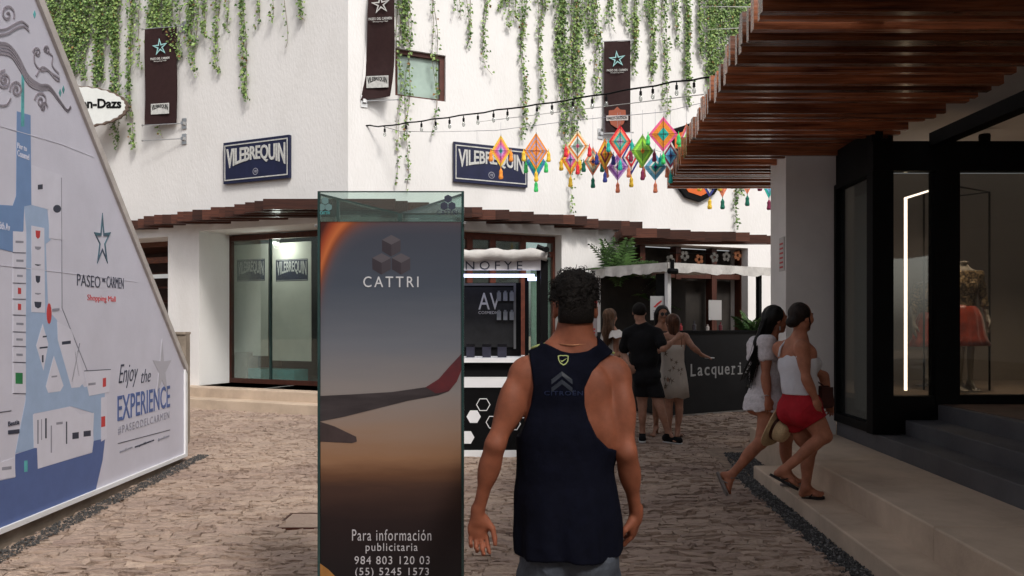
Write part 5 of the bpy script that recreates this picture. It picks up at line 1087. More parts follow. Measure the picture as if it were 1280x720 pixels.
def face_bits(par, c, f, s=1.0, up=(0, 0, 1), shades=False):
    c, f, up = np.array(c, float), nv(f), nv(up); r = np.cross(f, up)
    if shades:
        for q in (-1, 1):
            m = MB(); cc = c+up*.004*s+f*.102*s+r*q*.032*s; m.lathe(cc, f, [(.026*s, -.002), (.027*s, .001), (.02*s, .004)], 14); m.build('sunglass_lens', M['blackg'], par)
            m = MB(); m.tube([cc+r*q*.024*s, cc+r*q*.046*s-f*.02*s, c+up*.0*s+r*q*.083*s-f*.0*s], .0025, 5); m.build('sunglass_arm', M['black'], par)
        return
    for q in (-1, 1):
        m = MB(); m.lathe(c+up*.003*s+f*.081*s+r*q*.031*s, f, [(.010*s, -.004), (.009*s, .001*s), (.004*s, .0058*s)], 10); e_ = m.build('eye', mat('eye_white', (.6, .58, .55), .25), par, True)
        m = MB(); m.lathe(c+up*.003*s+f*.0855*s+r*q*.031*s, f, [(.0052*s, 0), (.004*s, .0016)], 10); m.build('iris', mat('iris_dark', (.03, .015, .01), .2), e_)
        m = MB(); m.tube([c+up*.024*s+f*.094*s+r*q*.014*s, c+up*.030*s+f*.092*s+r*q*.032*s, c+up*.023*s+f*.079*s+r*q*.050*s], [.0035*s, .004*s, .002*s], 5); m.build('eyebrow', mat('brow_hair', (.02, .012, .008), .8), par, True)
def skinm(nm, col): return mat('skin_'+nm, col, .6, var=.17, scale=14, bump=.2, bscale=240, bdist=.003, sss=.10, spec=.25)
def leg(S, hip, knee, ankle, toe, g=1.0, back=None, heel=None):
    hip, knee, ankle, toe = [np.array(v, float) for v in (hip, knee, ankle, toe)]; b = nv(back)
    S.cone(hip, knee, .088*g, .054*g, .03); S.ell(hip*.6+knee*.4-b*.012, (.07*g, .078*g, .14), (np.cross(b, nv(knee-hip)), b, nv(knee-hip)) if abs(b@nv(knee-hip)) < .95 else None, .03)
    S.cone(knee, ankle, .049*g, .033*g**.5, .02); ax = nv(ankle-knee); bb = nv(b-ax*(b@ax)); S.ell(knee*.70+ankle*.30+bb*.020, (.045*g, .046*g, .115), (np.cross(bb, ax), bb, ax), .025)
    S.ell(knee-bb*.018, (.038*g, .03, .045), (np.cross(bb, ax), bb, ax), .02)
    foot(S, ankle, toe, heel)
def foot(S, ankle, toe, heel=None, s=1.0):
    ankle, toe = np.array(ankle, float), np.array(toe, float); d = nv(toe-ankle)
    heel = np.array(heel, float) if heel is not None else ankle-nv(np.array([d[0], d[1], 0]))*.045-np.array([0, 0, .055])
    S.cone(ankle, heel, .032*s, .029*s, .018); fd = toe-heel; L = np.linalg.norm(fd); fd = fd/L; up_ = nv(ankle-heel); side = nv(np.cross(fd, up_)); up_ = np.cross(side, fd)
    S.cone(ankle, heel+fd*L*.68+up_*.008, .030*s, .018*s, .02)
    for q, ln, r_ in ((-1.5, .97, .0115), (-.65, .99, .0105), (.1, .96, .010), (.85, .91, .0095), (1.6, .85, .009)):
        S.cone(heel+fd*L*.66+side*q*.019*s, heel+fd*L*(ln-.03)+side*q*.0205*s-up_*.008, .015*s, r_*s, .010)
    S.ell(heel+fd*L*.4, (L*.36, .028*s, .018*s), (fd, side, up_), .02)
def arm(S, sh, el, wr, g=1.0, gf=1.0):
    sh, el, wr = [np.array(v, float) for v in (sh, el, wr)]
    S.cone(sh, el, .050*g, .035*g, .025); ax = nv(el-sh); S.ell(sh*.55+el*.45, (.049*g, .047*g, .105), (nv(np.cross(ax, (0, 1, .1))), nv(np.cross(ax, np.cross(ax, (0, 1, .1)))), ax), .02)
    S.cone(el, wr, .0345*gf, .0235*gf, .03); ax = nv(wr-el); S.ell(el*.70+wr*.30, (.044*gf, .038*gf, .088), (nv(np.cross(ax, (0, 1, .1))), nv(np.cross(ax, np.cross(ax, (0, 1, .1)))), ax), .022)
def surf_decal(par, name, shape3, m, target, direction=(0, 1, 0), lift=.0025):
    """lay a small polygon (list of 3-D points before the surface) on the target mesh along a direction"""
    me = target.data; off = np.array(wloc(target)); vs = [Vector(v.co)+Vector(off) for v in me.vertices]
    if target.name not in _bvh: _bvh[target.name] = BVHTree.FromPolygons(vs, [list(p.vertices) for p in me.polygons])
    bv = _bvh[target.name]; mb = MB(); d = Vector(direction).normalized()
    for poly in shape3:
        out = []
        for p in poly:
            h_, n_, i_, ds = bv.ray_cast(Vector(p)-d*1.5, d)
            if h_ is None: out = None; break
            out.append(h_-d*lift)
        if out: mb.add(out+[q+d*.002 for q in out], [list(range(len(out)))[::-1]]+[[i, (i+1) % len(out), len(out)+(i+1) % len(out), len(out)+i] for i in range(len(out))])
    if mb.v: return mb.build(name, m, par)
_bvh = {}
# ------------------------------------------------------------------ nearest man, seen from behind
def man_near():
    Y = 3.0; e = empty('person', (.22, 3.05, 0), 'man in dark navy tank top and jeans walking away, seen from behind, nearest', 'person')
    p = lambda x, y, dy=0: np.array(P(x, y, Y+dy))
    h = .0062; S = SDF((-.24, 2.68, .28), (.60, 3.36, 1.80), h)
    nk = p(716, 432, .02); hd = p(719, 385, .02)
    # torso
    S.ell(p(711, 520), (.165, .115, .20), None, .05); S.ell(p(710, 478), (.175, .105, .13), None, .05); S.ell(p(709, 600), (.150, .108, .19), None, .06); S.ell(p(710, 690), (.165, .120, .15), None, .05)
    for sx, sg in ((655, -1), (770, 1)):
        sh = p(sx, 468, .0); S.cone(p(716+sg*10, 440, .02), p(sx-sg*8, 461, .0), .050, .046, .05); S.ell(sh+np.array([sg*.004, 0, -.012]), (.054, .058, .074), None, .035)
        S.ell(p(716+sg*27, 486, -.075), (.058, .030, .085), (nv((1, 0, sg*.25)), (0, 1, 0), nv((-sg*.25, 0, 1))), .03)      # shoulder blade
        S.ell(p(716+sg*40, 535, -.03), (.055, .075, .12), None, .04); S.cone(p(716+sg*20, 436, .0), nk+np.array([sg*.02, -.01, .05]), .045, .035, .05)
        S.ell(p(712+sg*24, 700, -.06), (.085, .085, .10), None, .05)
    S.cone(nk-np.array([0, 0, .05]), hd-np.array([0, .02, .05]), .068, .061, .04)
    S.cone(p(712, 450, -.115), p(712, 640, -.125), .006, .006, .03, sub=True)
    head(S, hd, (.16, 1, .0), s=1.02)
    # arms
    L_ = [p(653, 472), p(619, 556, -.05), p(597, 643, .02)]; R_ = [p(771, 474), p(783, 566, -.06), p(795, 643, .04)]
    for (a, b, c), sg in ((L_, -1), (R_, 1)):
        arm(S, a, b, c, 1.04, .98); S.ell(a*.62+b*.38+np.array([sg*.008, -.018, 0]), (.040, .042, .085), None, .03); S.ell(b+np.array([0, -.012, 0]), (.022, .022, .022), None, .02)
    hand(S, L_[2], (.03, .10, -1), (.25, -1, 0.05), (1, .2, -.2), curl=1.25, s=1.10, thumb=.55)
    hand(S, R_[2], (-.12, .25, -1), (-1, .3, 0), (-.45, -1, .1), curl=1.9, s=1.10, thumb=.9)
    for x in (686, 738): S.cone(p(x, 700), p(x+2, 800), .10, .085, .04)
    skin = skinm('tanned', (.215, .070, .037))
    body = sdf_mesh('body', S.f, S.lo, h, skin, e)
    # tank top: the body offset, plus a loose column, cut by neckline and armholes
    h2 = .0062; T_ = SDF((-.12, 2.74, .55), (.52, 3.30, 1.48), h2)
    for a_, r_, k_ in ((p(711, 520), (.172, .122, .20), .05), (p(710, 478), (.178, .112, .13), .05)): T_.ell(a_, r_, None, k_)
    for sx, sg in ((655, -1), (770, 1)):
        T_.cone(p(716+sg*10, 440, .02), p(sx-sg*8, 458, .0), .060, .056, .05); T_.ell(p(716+sg*27, 486, -.075), (.060, .034, .087), (nv((1, 0, sg*.25)), (0, 1, 0), nv((-sg*.25, 0, 1))), .03); T_.ell(p(716+sg*40, 535, -.03), (.060, .080, .12), None, .04); T_.cone(p(716+sg*20, 436, .0), nk+np.array([sg*.02, -.01, .05]), .050, .04, .05)
    x_, y_, z_ = T_.coords(); x_, y_, z_ = x_[:, None, None], y_[None, :, None], z_[None, None, :]
    px = 640+x_/Y*F; py = HOR-(z_-CZ)/Y*F      # as seen from behind
    ang = np.arctan2(y_-3.0, x_-.22)
    fold = .008*np.sin(ang*6.3+py*.008+1)*np.clip((py-560)/110, 0, 1)+.004*np.sin(ang*13-py*.03+np.sin(py*.05))*np.clip((py-600)/80, 0, 1)+.005*wob(x_, y_*.6, z_*1.6, 11, 9)*np.clip((py-500)/60, 0, 1)
    yl = [500, 555, 600, 640, 688]; cl = np.interp(py, yl, [649, 647, 645.5, 643.5, 641.5]); cr_ = np.interp(py, yl, [764, 765, 769, 773, 777.5])
    cxm = ((cl+cr_)/2-640)/F*Y; rx = (cr_-cl)/2/F*Y; ry = rx*(.80+.13*np.clip((py-600)/70, 0, 1))
    q = np.sqrt(((x_-cxm)/rx)**2+((y_-3.0+.0)/ry)**2); col = (q-1)*np.minimum(rx, ry)*.95+fold
    top_ = (z_-float(p(0, 520)[2]))*.9; kk_ = .10; q_ = np.maximum(kk_-np.abs(col-top_), 0)/kk_; col = np.maximum(col, top_)+q_*q_*kk_*.25
    t_ = T_.f-.004; kk_ = .06; q_ = np.maximum(kk_-np.abs(col-t_), 0)/kk_; f = np.minimum(t_, col)-q_*q_*kk_*.25
    bottom = (py-(687+1.5*np.sin(px*.07)))/F*Y; f = np.maximum(f, bottom)
    # outline of the racer back
    lo_ = np.interp(py, [430, 436, 462, 482, 503, 520, 541, 549], [660, 660.5, 664, 666, 663, 658, 650, 640]); ro_ = np.interp(py, [430, 440, 450, 462, 482, 503, 520, 541, 556, 562], [772, 766, 750, 737, 727, 727.5, 732, 742, 757, 785])
    back = (y_ < 3.02)
    side = np.maximum(lo_-px, px-ro_)/F*Y
    sidef = np.maximum(np.interp(py, [430, 560], [664, 652])-px, px-np.interp(py, [430, 556, 562], [762, 760, 790]))/F*Y
    f = np.maximum(f, np.where(py < 562, np.where(back, side, sidef), -1))
    neckc = np.interp(px, [681, 690, 700, 711, 722, 733, 743], [429, 433, 438, 440.5, 440, 438, 432])
    f = np.maximum(f, np.where((px > 678) & (px < 746), (neckc-py)/F*Y, -1))
    tank = sdf_mesh('tank_top', f, T_.lo, h2, mat('navy_jersey', (.003, .0035, .0085), .9, var=.18, scale=30, bump=.35, bscale=22, bdist=.012, spec=.08), e, 2)
    # shoulder piping, collar tag emblem and chevrons
    P3 = lambda x, y: P(x, y, 2.6) if False else Vector(((x-640)/F*2.9, 2.2, CZ-(y-HOR)/F*2.9))
    def ringp(cx, cy, pts, w_): 
        o_ = [(cx+a*1.0, cy+b) for a, b in pts]; i_ = [(cx+a*(1-w_), cy+b*(1-w_)) for a, b in pts]; n = len(pts)
        return [[P3(*o_[i]), P3(*o_[(i+1) % n]), P3(*i_[(i+1) % n]), P3(*i_[i])] for i in range(n)]
    yel = mat('lime_thread', (.30, .34, .13), .6)
    surf_decal(e, 'neck_emblem', ringp(704.5, 449.5, [(-7, -4.5), (-3.5, -5.5), (0, -5.2), (3.5, -5.5), (7, -4.5), (6.2, 2), (3, 6), (-.5, 7.2), (-4, 5), (-6.3, 1)], .2), yel, tank)
    surf_decal(e, 'tick_emblem', [[P3(700.5, 450), P3(702.5, 451.2), P3(709.5, 447.8), P3(702.3, 453)]], yel, tank)
    gm_ = mat('tone_print', (.018, .022, .032), .45)
    for k in (0, 10): surf_decal(e, 'chevron_print', [[P3(689, 474+k), P3(702, 464+k), P3(702, 469.5+k), P3(689, 480+k)], [P3(702, 464+k), P3(715, 474+k), P3(715, 480+k), P3(702, 469.5+k)]], gm_, tank)
    v, fcs, asp = text_geo('CITROËN', 1.15, .01); 
    surf_decal(e, 'back_lettering', [[P3(680+v[i][0]*48, 493.5-v[i][1]*6.5) for i in fc] for fc in fcs if all(v[i][2] > .9 for i in fc)], mat('tone_print2', (.008, .014, .045), .5), tank)
    for xs in (((664, 436.5), (672, 433.5), (681, 431)), ((745, 434), (756, 438.5), (768, 443))):
        pts = []; bv = None
        for x, y in xs:
            surf_decal  # piping lies on the shoulder seam
            pts.append(P(x, y-1.2, 2.985))
        MB().tube(pts, [.0045, .0055, .0045], 6).build('shoulder_piping', yel, e, True)
    # jeans
    J = SDF((-.10, 2.74, -.02), (.52, 3.32, .85), .009)
    J.ell(p(710, 690), (.178, .136, .13), None, .04)
    for sg in (-1, 1): J.ell(p(712+sg*24, 704, -.05), (.092, .095, .10), None, .05)
    for x, kx, dy1, dy2 in ((680, 684, .06, .16), (742, 740, .02, -.12)):
        J.cone(p(x, 720), np.array([(kx-640)/F*3, 3.0+dy1, .46]), .108, .078, .03); J.cone(np.array([(kx-640)/F*3, 3.0+dy1, .46]), np.array([(kx-638)/F*3, 3.0+dy2, .12]), .078, .066, .02)
    X, Y_, Z = [g[:, None, None] if i == 0 else (g[None, :, None] if i == 1 else g[None, None, :]) for i, g in enumerate(J.coords())]
    jf = np.minimum(J.f, np.where(np.abs(X-.22) < .2, S_at(S, J)-.012, 1))+.004*wob(X, Y_, Z, 45, 2); jf = np.maximum(jf, .10-Z); jf = np.maximum(jf, Z-.628)
    sdf_mesh('jeans', jf, J.lo, .009, mat('faded_denim', (.075, .085, .105), .85, col2=(.04, .046, .06), scale=9, bump=.5, bscale=60, bdist=.01), e)
    MB().tube([p(712, 700, -.138), p(712, 740, -.15)], .003, 5).build('seam', M['ink'], e)
    for x, dy in ((684, .16), (741, -.12)):
        m = SDF((x/320-2.25+.0, 2.7, -.02), (x/320-1.8, 3.5, .2), .01)
        c = np.array([(x-638)/F*3, 3.0+dy, .06]); m.cone(c+[0, -.04, -.01], c+[0, .16, -.025], .045, .035, .03); m.cone(c, c+[0, 0, .07], .045, .045, .02)
        m.f = np.maximum(m.f, -m.coords()[2][None, None, :]-0+.0); sdf_mesh('shoe', m.f, m.lo, .01, mat('shoe_white', (.5, .5, .5), .6), e)
    # curly hair
    hh = .005; H = SDF(hd-np.array([.13, .14, .14]), hd+np.array([.13, .14, .17]), hh)
    H.ell(hd+[-.003, -.006, .040], (.094, .106, .094), None, .02); H.ell(hd+[0, -.028, -.015], (.082, .078, .075), None, .03); H.ell(hd+[.005, .03, .09], (.078, .075, .055), None, .03); H.ell(hd+[0, -.03, .09], (.07, .06, .05), None, .03)
    X, Y_, Z = [g[:, None, None] if i == 0 else (g[None, :, None] if i == 1 else g[None, None, :]) for i, g in enumerate(H.coords())]
    up_ = np.clip((Z-hd[2]+.03)/.07, 0, 1)
    hf = H.f-(.009*wob(X, Y_, Z, 150, 5)*up_)-.006*wob(X, Y_, Z, 330, 6)*up_
    hf = np.maximum(hf, (hd[2]-.064+.014*np.abs(X-hd[0])*6-Z)); hf = np.maximum(hf, np.where((np.abs(X-hd[0]) > .066) & (Z < hd[2]+.028), (np.abs(X-hd[0])-.066), -1))
    hf = np.maximum(hf, np.where(Y_ > hd[1]+.062, Y_-hd[1]-.062-np.clip(Z-hd[2]-.05, 0, .04), -1))
    hm = mat('curly_hair', (.006, .004, .003), .7, var=.5, scale=120, bump=.8, bscale=260, bdist=.008, spec=.22)
    hair = sdf_mesh('hair', hf, H.lo, hh, hm, e, 0)
    rr = random.Random(4); mb = MB(); me = hair.data; vv = [v.co for v in me.vertices]; nn = [v.normal for v in me.vertices]
    for k in range(560):
        i = rr.randrange(len(vv)); q = Vector(vv[i])+wloc(hair)
        if q.z < hd[2]-.01: continue
        n_ = Vector(nn[i]); t_ = n_.cross(Vector((rr.gauss(0, 1), rr.gauss(0, 1), rr.gauss(0, 1)))).normalized(); r_ = rr.uniform(.005, .010); pts = []
        for j in range(6): a = j*1.0; pts.append(q+n_*(.001+r_*math.sin(a*.55))+t_*(r_*1.3*(1-math.cos(a*.7)))+t_.cross(n_)*r_*.5*math.sin(a))
        mb.tube(pts, [.0016, .0017, .0015, .0013, .001, .0006], 3, cap=False)
    tag(mb.build('curls', hm, e), kind='stuff')
    MB().tube([p(694, 428, -.035), p(702, 430.3, -.058), p(716, 431.5, -.068), p(732, 430, -.055), p(741, 426, -.03)], .0016, 5).build('neck_chain', mat('copper_chain', (.45, .22, .12), .35, metal=.8), e, True)
def S_at(S, T_):
    """sample field S on T_'s grid"""
    g = T_.coords(); ii = [np.clip(((g[k]-S.lo[k])/S.h).astype(int), 0, S.n[k]-1) for k in range(3)]
    return S.f[np.ix_(*ii)]
man_near()
# ------------------------------------------------------------------ the other people
def G(S):
    g = S.coords(); return g[0][:, None, None], g[1][None, :, None], g[2][None, None, :]
def figure(c, h=.0085):
    """c: pelvis, chest, neck, head, hf (face dir), lat (right vector), shw, hipw, g, arms, legs"""
    pts = [np.array(c[k], float) for k in ('pelvis', 'chest', 'neck', 'head')]
    for a in c['arms']: pts += [np.array(a[0], float), np.array(a[1], float)]
    for l in c['legs']: pts += [np.array(q, float) for q in l[:3]]
    pts = np.array(pts); S = SDF(pts.min(0)-.24, pts.max(0)+.24, h)
    pv, ch, nk, hd = [np.array(c[k], float) for k in ('pelvis', 'chest', 'neck', 'head')]
    r = nv(c['lat']); up = nv(ch-pv); f = nv(np.cross(up, r)); A = (r, f, up); g = c.get('g', 1.0); sw, hw = c['shw'], c['hipw']; fem = c.get('fem', True)
    S.ell(pv, (hw*1.42*g, .112*g, .115), A, .05); S.ell(pv*.52+ch*.48, ((.122 if fem else .145)*g, .092*g, .13), A, .06); S.ell(ch-up*.02, (sw*.84, .102*g, .16), A, .05); S.ell(ch+up*.07, (sw*.88, .085*g, .085), A, .05)
    if fem:
        for q in (-1, 1): S.ell(ch+f*.085*g+r*q*.068-up*.025, (.058*g, .052*g, .056), A, .04)
    for q in (-1, 1): S.ell(pv+r*q*.062*g-f*(.062 if fem else .045)-up*.045, (.078*g, .078*g, .085), A, .045)
    c['torso'] = S.f.copy()
    S.cone(nk-up*.06, hd-np.array([0, 0, .05])-f*.01, .060 if not fem else .050, .050 if not fem else .044, .04)
    head(S, hd, c['hf'], s=c.get('hs', .96))
    for q, a in zip((-1, 1), c['arms']):
        sh = ch+r*q*(sw-.02)+up*.10 if len(a) < 7 else np.array(a[6], float); ga = c.get('ga', .86)
        S.cone(nk-up*.02, sh, .045, .047*ga, .05); S.ell(sh-up*.01, (.05*ga, .052*ga, .058), A, .035)
        arm(S, sh, a[0], a[1], ga, ga); hand(S, a[1], a[2], a[3], a[4], curl=a[5], s=.92)
    for q, l in zip((-1, 1), c['legs']):
        hip = pv+r*q*hw*.62-up*.05; leg(S, hip, l[0], l[1], l[2], c.get('gl', .92)*g, back=-f, heel=l[3] if len(l) > 3 else None)
    c['_f'], c['_up'], c['_r'] = f, up, r
    return S
def shell(name, S, t, cut, m, e, sm_=2, disp=0, seed=1, sc=30):
    x, y, z = G(S); f = S.f-t
    if disp: f = f+disp*wob(x, y, z, sc, seed)
    return sdf_mesh(name, np.maximum(f, cut(x, y, z)).astype(np.float32), S.lo, S.h, m, e, sm_)
def flipflop(par, heel, toe, up, m, strap=True, side=None):
    heel, toe, up = np.array(heel, float), np.array(toe, float), nv(up); d = nv(toe-heel); up = nv(up-d*(up@d)); s = np.cross(d, up); L = np.linalg.norm(toe-heel)+.035
    o = heel-d*.03-up*.002; prof = [(0, .022), (.08, .031), (.25, .032), (.45, .034), (.7, .043), (.88, .038), (.97, .024), (1, .006)]
    top = [o+d*L*a+s*w_ for a, w_ in prof]+[o+d*L*a-s*w_ for a, w_ in prof[::-1]]
    mb = MB(); mb.loft([[p-up*.016 for p in top], [p for p in top]]); ob = mb.build('sandal', m, par)
    if strap:
        tp_ = o+d*L*.80+up*.006
        for q in (-1, 1):
            a_ = o+d*L*.42+s*q*.036; MB().tube([tp_, tp_*.5+a_*.5+up*.04, a_], .0055, 5).build('strap', m, ob, True)
def strands(par, roots, paths, n, m, rad=.003, seed=1, jit=.012, name='hair_strands'):
    rr = random.Random(seed); mb = MB()
    for k in range(n):
        pth = paths[rr.randrange(len(paths))]; j = Vector((rr.gauss(0, jit), rr.gauss(0, jit), rr.gauss(0, jit*.4))); ph = rr.uniform(0, 6); pts = []
        N_ = len(pth); cut_ = rr.uniform(.82, 1.06)
        for i in range(10):
            t = i/9*(N_-1)*cut_; t = min(t, N_-1.001); s0 = int(t); q = Vector(pth[s0]).lerp(Vector(pth[s0+1]), t-s0)
            pts.append(q+j*(1+.5*i/9)+Vector((math.sin(ph+i*.9), math.cos(ph+i*.8), 0))*.005)
        mb.tube(pts, [rad*(1-.08*i) for i in range(10)], 3, cap=False)
    return tag(mb.build(name, m, par), kind='stuff')
def hairvol(par, cones, ells, m, streak=(1, 1, .15), amp=.004, sc=160, cutf=None, h=.007, seed=3):
    pts = np.array([q for c_ in cones for q in c_[:2]]+[q[0] for q in ells], float); S = SDF(pts.min(0)-.13, pts.max(0)+.13, h)
    for a, b, ra, rb in cones: S.cone(a, b, ra, rb, .03)
    for c_, r_, A in ells: S.ell(c_, r_, A, .03)
    x, y, z = G(S); f = S.f+amp*wob(x*streak[0], y*streak[1], z*streak[2], sc, seed)
    if cutf is not None: f = np.maximum(f, cutf(x, y, z))
    return sdf_mesh('hair', f.astype(np.float32), S.lo, h, m, par, 1)
pp = lambda x, y, Y: np.array(P(x, y, Y))
blackhair = mat('black_hair', (.005, .004, .003), .5, var=.5, scale=60, stretch=(1, 1, .1), spec=.25)
# ---- woman in white top and red shorts
def woman_red():
    Y = 5.96; e = empty('person', P(1006, 625, Y), 'woman in white camisole and red shorts stepping along the tan step', 'person')
    c = dict(pelvis=pp(1001, 508, Y), chest=pp(997, 452, Y), neck=pp(999, 421, Y), head=pp(1001, 396, Y), hf=(.93, .34, -.02), lat=(.52, -.85, 0), shw=.185, hipw=.112, g=1.04, gl=.98,
        arms=[(pp(1030, 470, 6.18), pp(1034, 498, 6.15), (.3, .1, -1), (-.6, 0, .1), (.5, -.8, 0), .8), (pp(1008, 474, 5.80), pp(1020, 500, 5.80), (.18, 0, -1), (-.3, .9, 0), (.9, .2, -.1), .6, pp(1002, 434, 5.83))],
        legs=[(pp(1012, 562, 6.06), pp(1007, 609, 6.02), pp(1030, 617, 5.98), pp(1003, 617, 6.04)), (pp(1031, 545, 5.84), pp(979, 588, 5.86), pp(1000, 607, 5.82), pp(972, 592, 5.87))])
    S = figure(c); skin = skinm('tan', (.36, .145, .085)); sdf_mesh('body', S.f, S.lo, S.h, skin, e); f, up, r = c['_f'], c['_up'], c['_r']; pv, ch = c['pelvis'], c['chest']
    face_bits(e, c['head'], c['hf'], .96)
    def torso_only(x, y, z):      # keep clear of the arms
        dr = (x-ch[0])*r[0]+(y-ch[1])*r[1]; return np.abs(dr)-.168
    zz = lambda py: CZ-(py-HOR)/F*Y
    # clothes from a torso field without the arms
    T_ = like(S); g = 1.04; A = (r, f, up); hw, sw = c['hipw'], c['shw']
    T_.ell(pv, (hw*1.42*g, .112*g, .115), A, .05); T_.ell(pv*.52+ch*.48, (.130*g, .105*g, .13), A, .06); T_.ell(ch-up*.02, (sw*.84, .102*g, .16), A, .05)
    for q in (-1, 1): T_.ell(ch+f*.085*g+r*q*.068-up*.025, (.058*g, .052*g, .056), A, .04)
    for q in (-1, 1): T_.ell(pv+r*q*.062*g-f*.062-up*.045, (.078*g, .078*g, .085), A, .045)
    def topcut(x, y, z):
        df = (x-ch[0])*f[0]+(y-ch[1])*f[1]; t_ = zz(440)+.10*np.clip(df, -.1, .1)+.02
        return np.maximum(z-t_, zz(493)-z)
    shell('camisole', T_, .010, topcut, mat('white_cotton', (.60, .59, .62), .8, bump=.5, bscale=35, bdist=.01, var=.04), e, 2, .004, 4, 28)
    for q in (-1, 1):
        a_ = ch+r*q*.085+up*.045-f*.112; b_ = ch+r*q*.085+up*.145; d_ = ch+r*q*.088+up*.035+f*.115
        MB().tube([Vector(a_), Vector(ch+r*q*.085+up*.115-f*.080), Vector(b_+up*.03), Vector(ch+r*q*.085+up*.115+f*.075), Vector(d_)], .009, 5).build('shoulder_strap', mat('white_cotton', (.6, .59, .62)), e, True)
        if q == 1: MB().tube([Vector(a_+r*.03), Vector(ch+r*q*.10+up*.08-f*.075), Vector(b_+up*.035+r*.02)], .004, 5).build('dark_strap', mat('red_brown_frame'), e, True) if False else None
    # shorts
    K_ = like(S); K_.ell(pv, (hw*1.46*g, .118*g, .12), A, .05)
    for q in (-1, 1): K_.ell(pv+r*q*.062*g-f*.064-up*.045, (.084*g, .086*g, .09), A, .045)
    for q, kn in ((-1, c['legs'][0][0]), (1, c['legs'][1][0])):
        hip = pv+r*q*hw*.62-up*.05; K_.cone(hip, hip+(kn-hip)*.42, .108, .100, .03)
    x, y, z = G(K_); fk = np.minimum(K_.f, c['torso']-.012)-.002+.005*wob(x, y, z, 34, 8)
    top_ = z-zz(482); fk = np.maximum(fk, top_)
    for q, kn in ((-1, c['legs'][0][0]), (1, c['legs'][1][0])):
        hip = pv+r*q*hw*.62-up*.05; ax = nv(kn-hip); s_ = (x-hip[0])*ax[0]+(y-hip[1])*ax[1]+(z-hip[2])*ax[2]-np.linalg.norm(kn-hip)*.40
        near = (((x-pv[0])*r[0]+(y-pv[1])*r[1])*q) > 0; fk = np.where(near, np.maximum(fk, s_), fk)
    sdf_mesh('shorts', fk.astype(np.float32), K_.lo, K_.h, mat('red_shorts', (.34, .010, .018), .8, var=.12, scale=14, bump=.5, bscale=40, bdist=.01), e)
    hd = c['head']; hf = nv(c['hf'])
    hairvol(e, [], [(hd+np.array([0, 0, .028])-hf*.018, (.081, .090, .085), None), (hd-hf*.082-np.array([0, 0, .045]), (.05, .05, .042), None)], mat('dark_hair', (.014, .008, .006), .6, var=.5, scale=50, stretch=(1, 1, .2), spec=.22, bump=.6, bscale=120, bdist=.008), amp=.003, sc=110,
        cutf=lambda x, y, z: np.maximum(((x-hd[0])*hf[0]+(y-hd[1])*hf[1])-.045-np.clip((z-hd[2]-.03)*.6, 0, .05), hd[2]-.085-z))
    MB().tube([Vector(hd+hf*.05+[0, -.06, .0]), Vector(hd+hf*.055+[0, -.075, -.05]), Vector(hd+hf*.045+[0, -.07, -.10])], [.006, .005, .002], 5).build('loose_lock', mat('dark_hair', (.026, .014, .011)), e, True)
    rub = mat('black_rubber', (.014, .012, .012), .6)
    flipflop(e, np.array(c['legs'][0][3])-[0, 0, .03], np.array(c['legs'][0][2])-[0, 0, .022], (0, 0, 1), rub)
    lg = c['legs'][1]; hl, to = np.array(lg[3])+[-.025, 0, -.012], np.array(lg[2])+[-.012, 0, -.02]; flipflop(e, hl, to, (.75, 0, .6), rub)
    # bag
    b = empty('shoulder_bag', P(1027, 492, 5.9), 'dark red brown shoulder bag hanging at the side of the woman in red shorts', 'bag')
    q = P(1029, 495, 5.95); fr = Frame((q.x, q.y), (.85, .4)); z0, z1 = zz(510), zz(482)
    mb = MB(); mb.loft([[fr.pt(a, v, d) for a, d in ((-w_, -t_), (w_, -t_), (w_, t_), (-w_, t_))] for v, w_, t_ in ((z0, .055, .03), (z0+.02, .075, .042), (z1-.03, .07, .03), (z1, .045, .01))]); mb.build('pouch', mat('bag_leather', (.05, .016, .012), .5, var=.2), b)
    MB().fbox(fr, -.06, .06, z1-.09, z1-.01, .034, .043).build('flap', mat('bag_leather', (.05, .016, .012)), b)
    sp = [Vector(ch+r*.02+up*.155-f*.03), Vector(ch-r*.05+up*.145+f*.03), Vector(ch-r*.10+up*.06+f*.13), Vector(ch-r*.06-up*.10+f*.15), fr.pt(0, z1, 0)]
    MB().tube(sp, .006, 5).build('bag_strap', mat('bag_leather', (.05, .016, .012)), b, True)
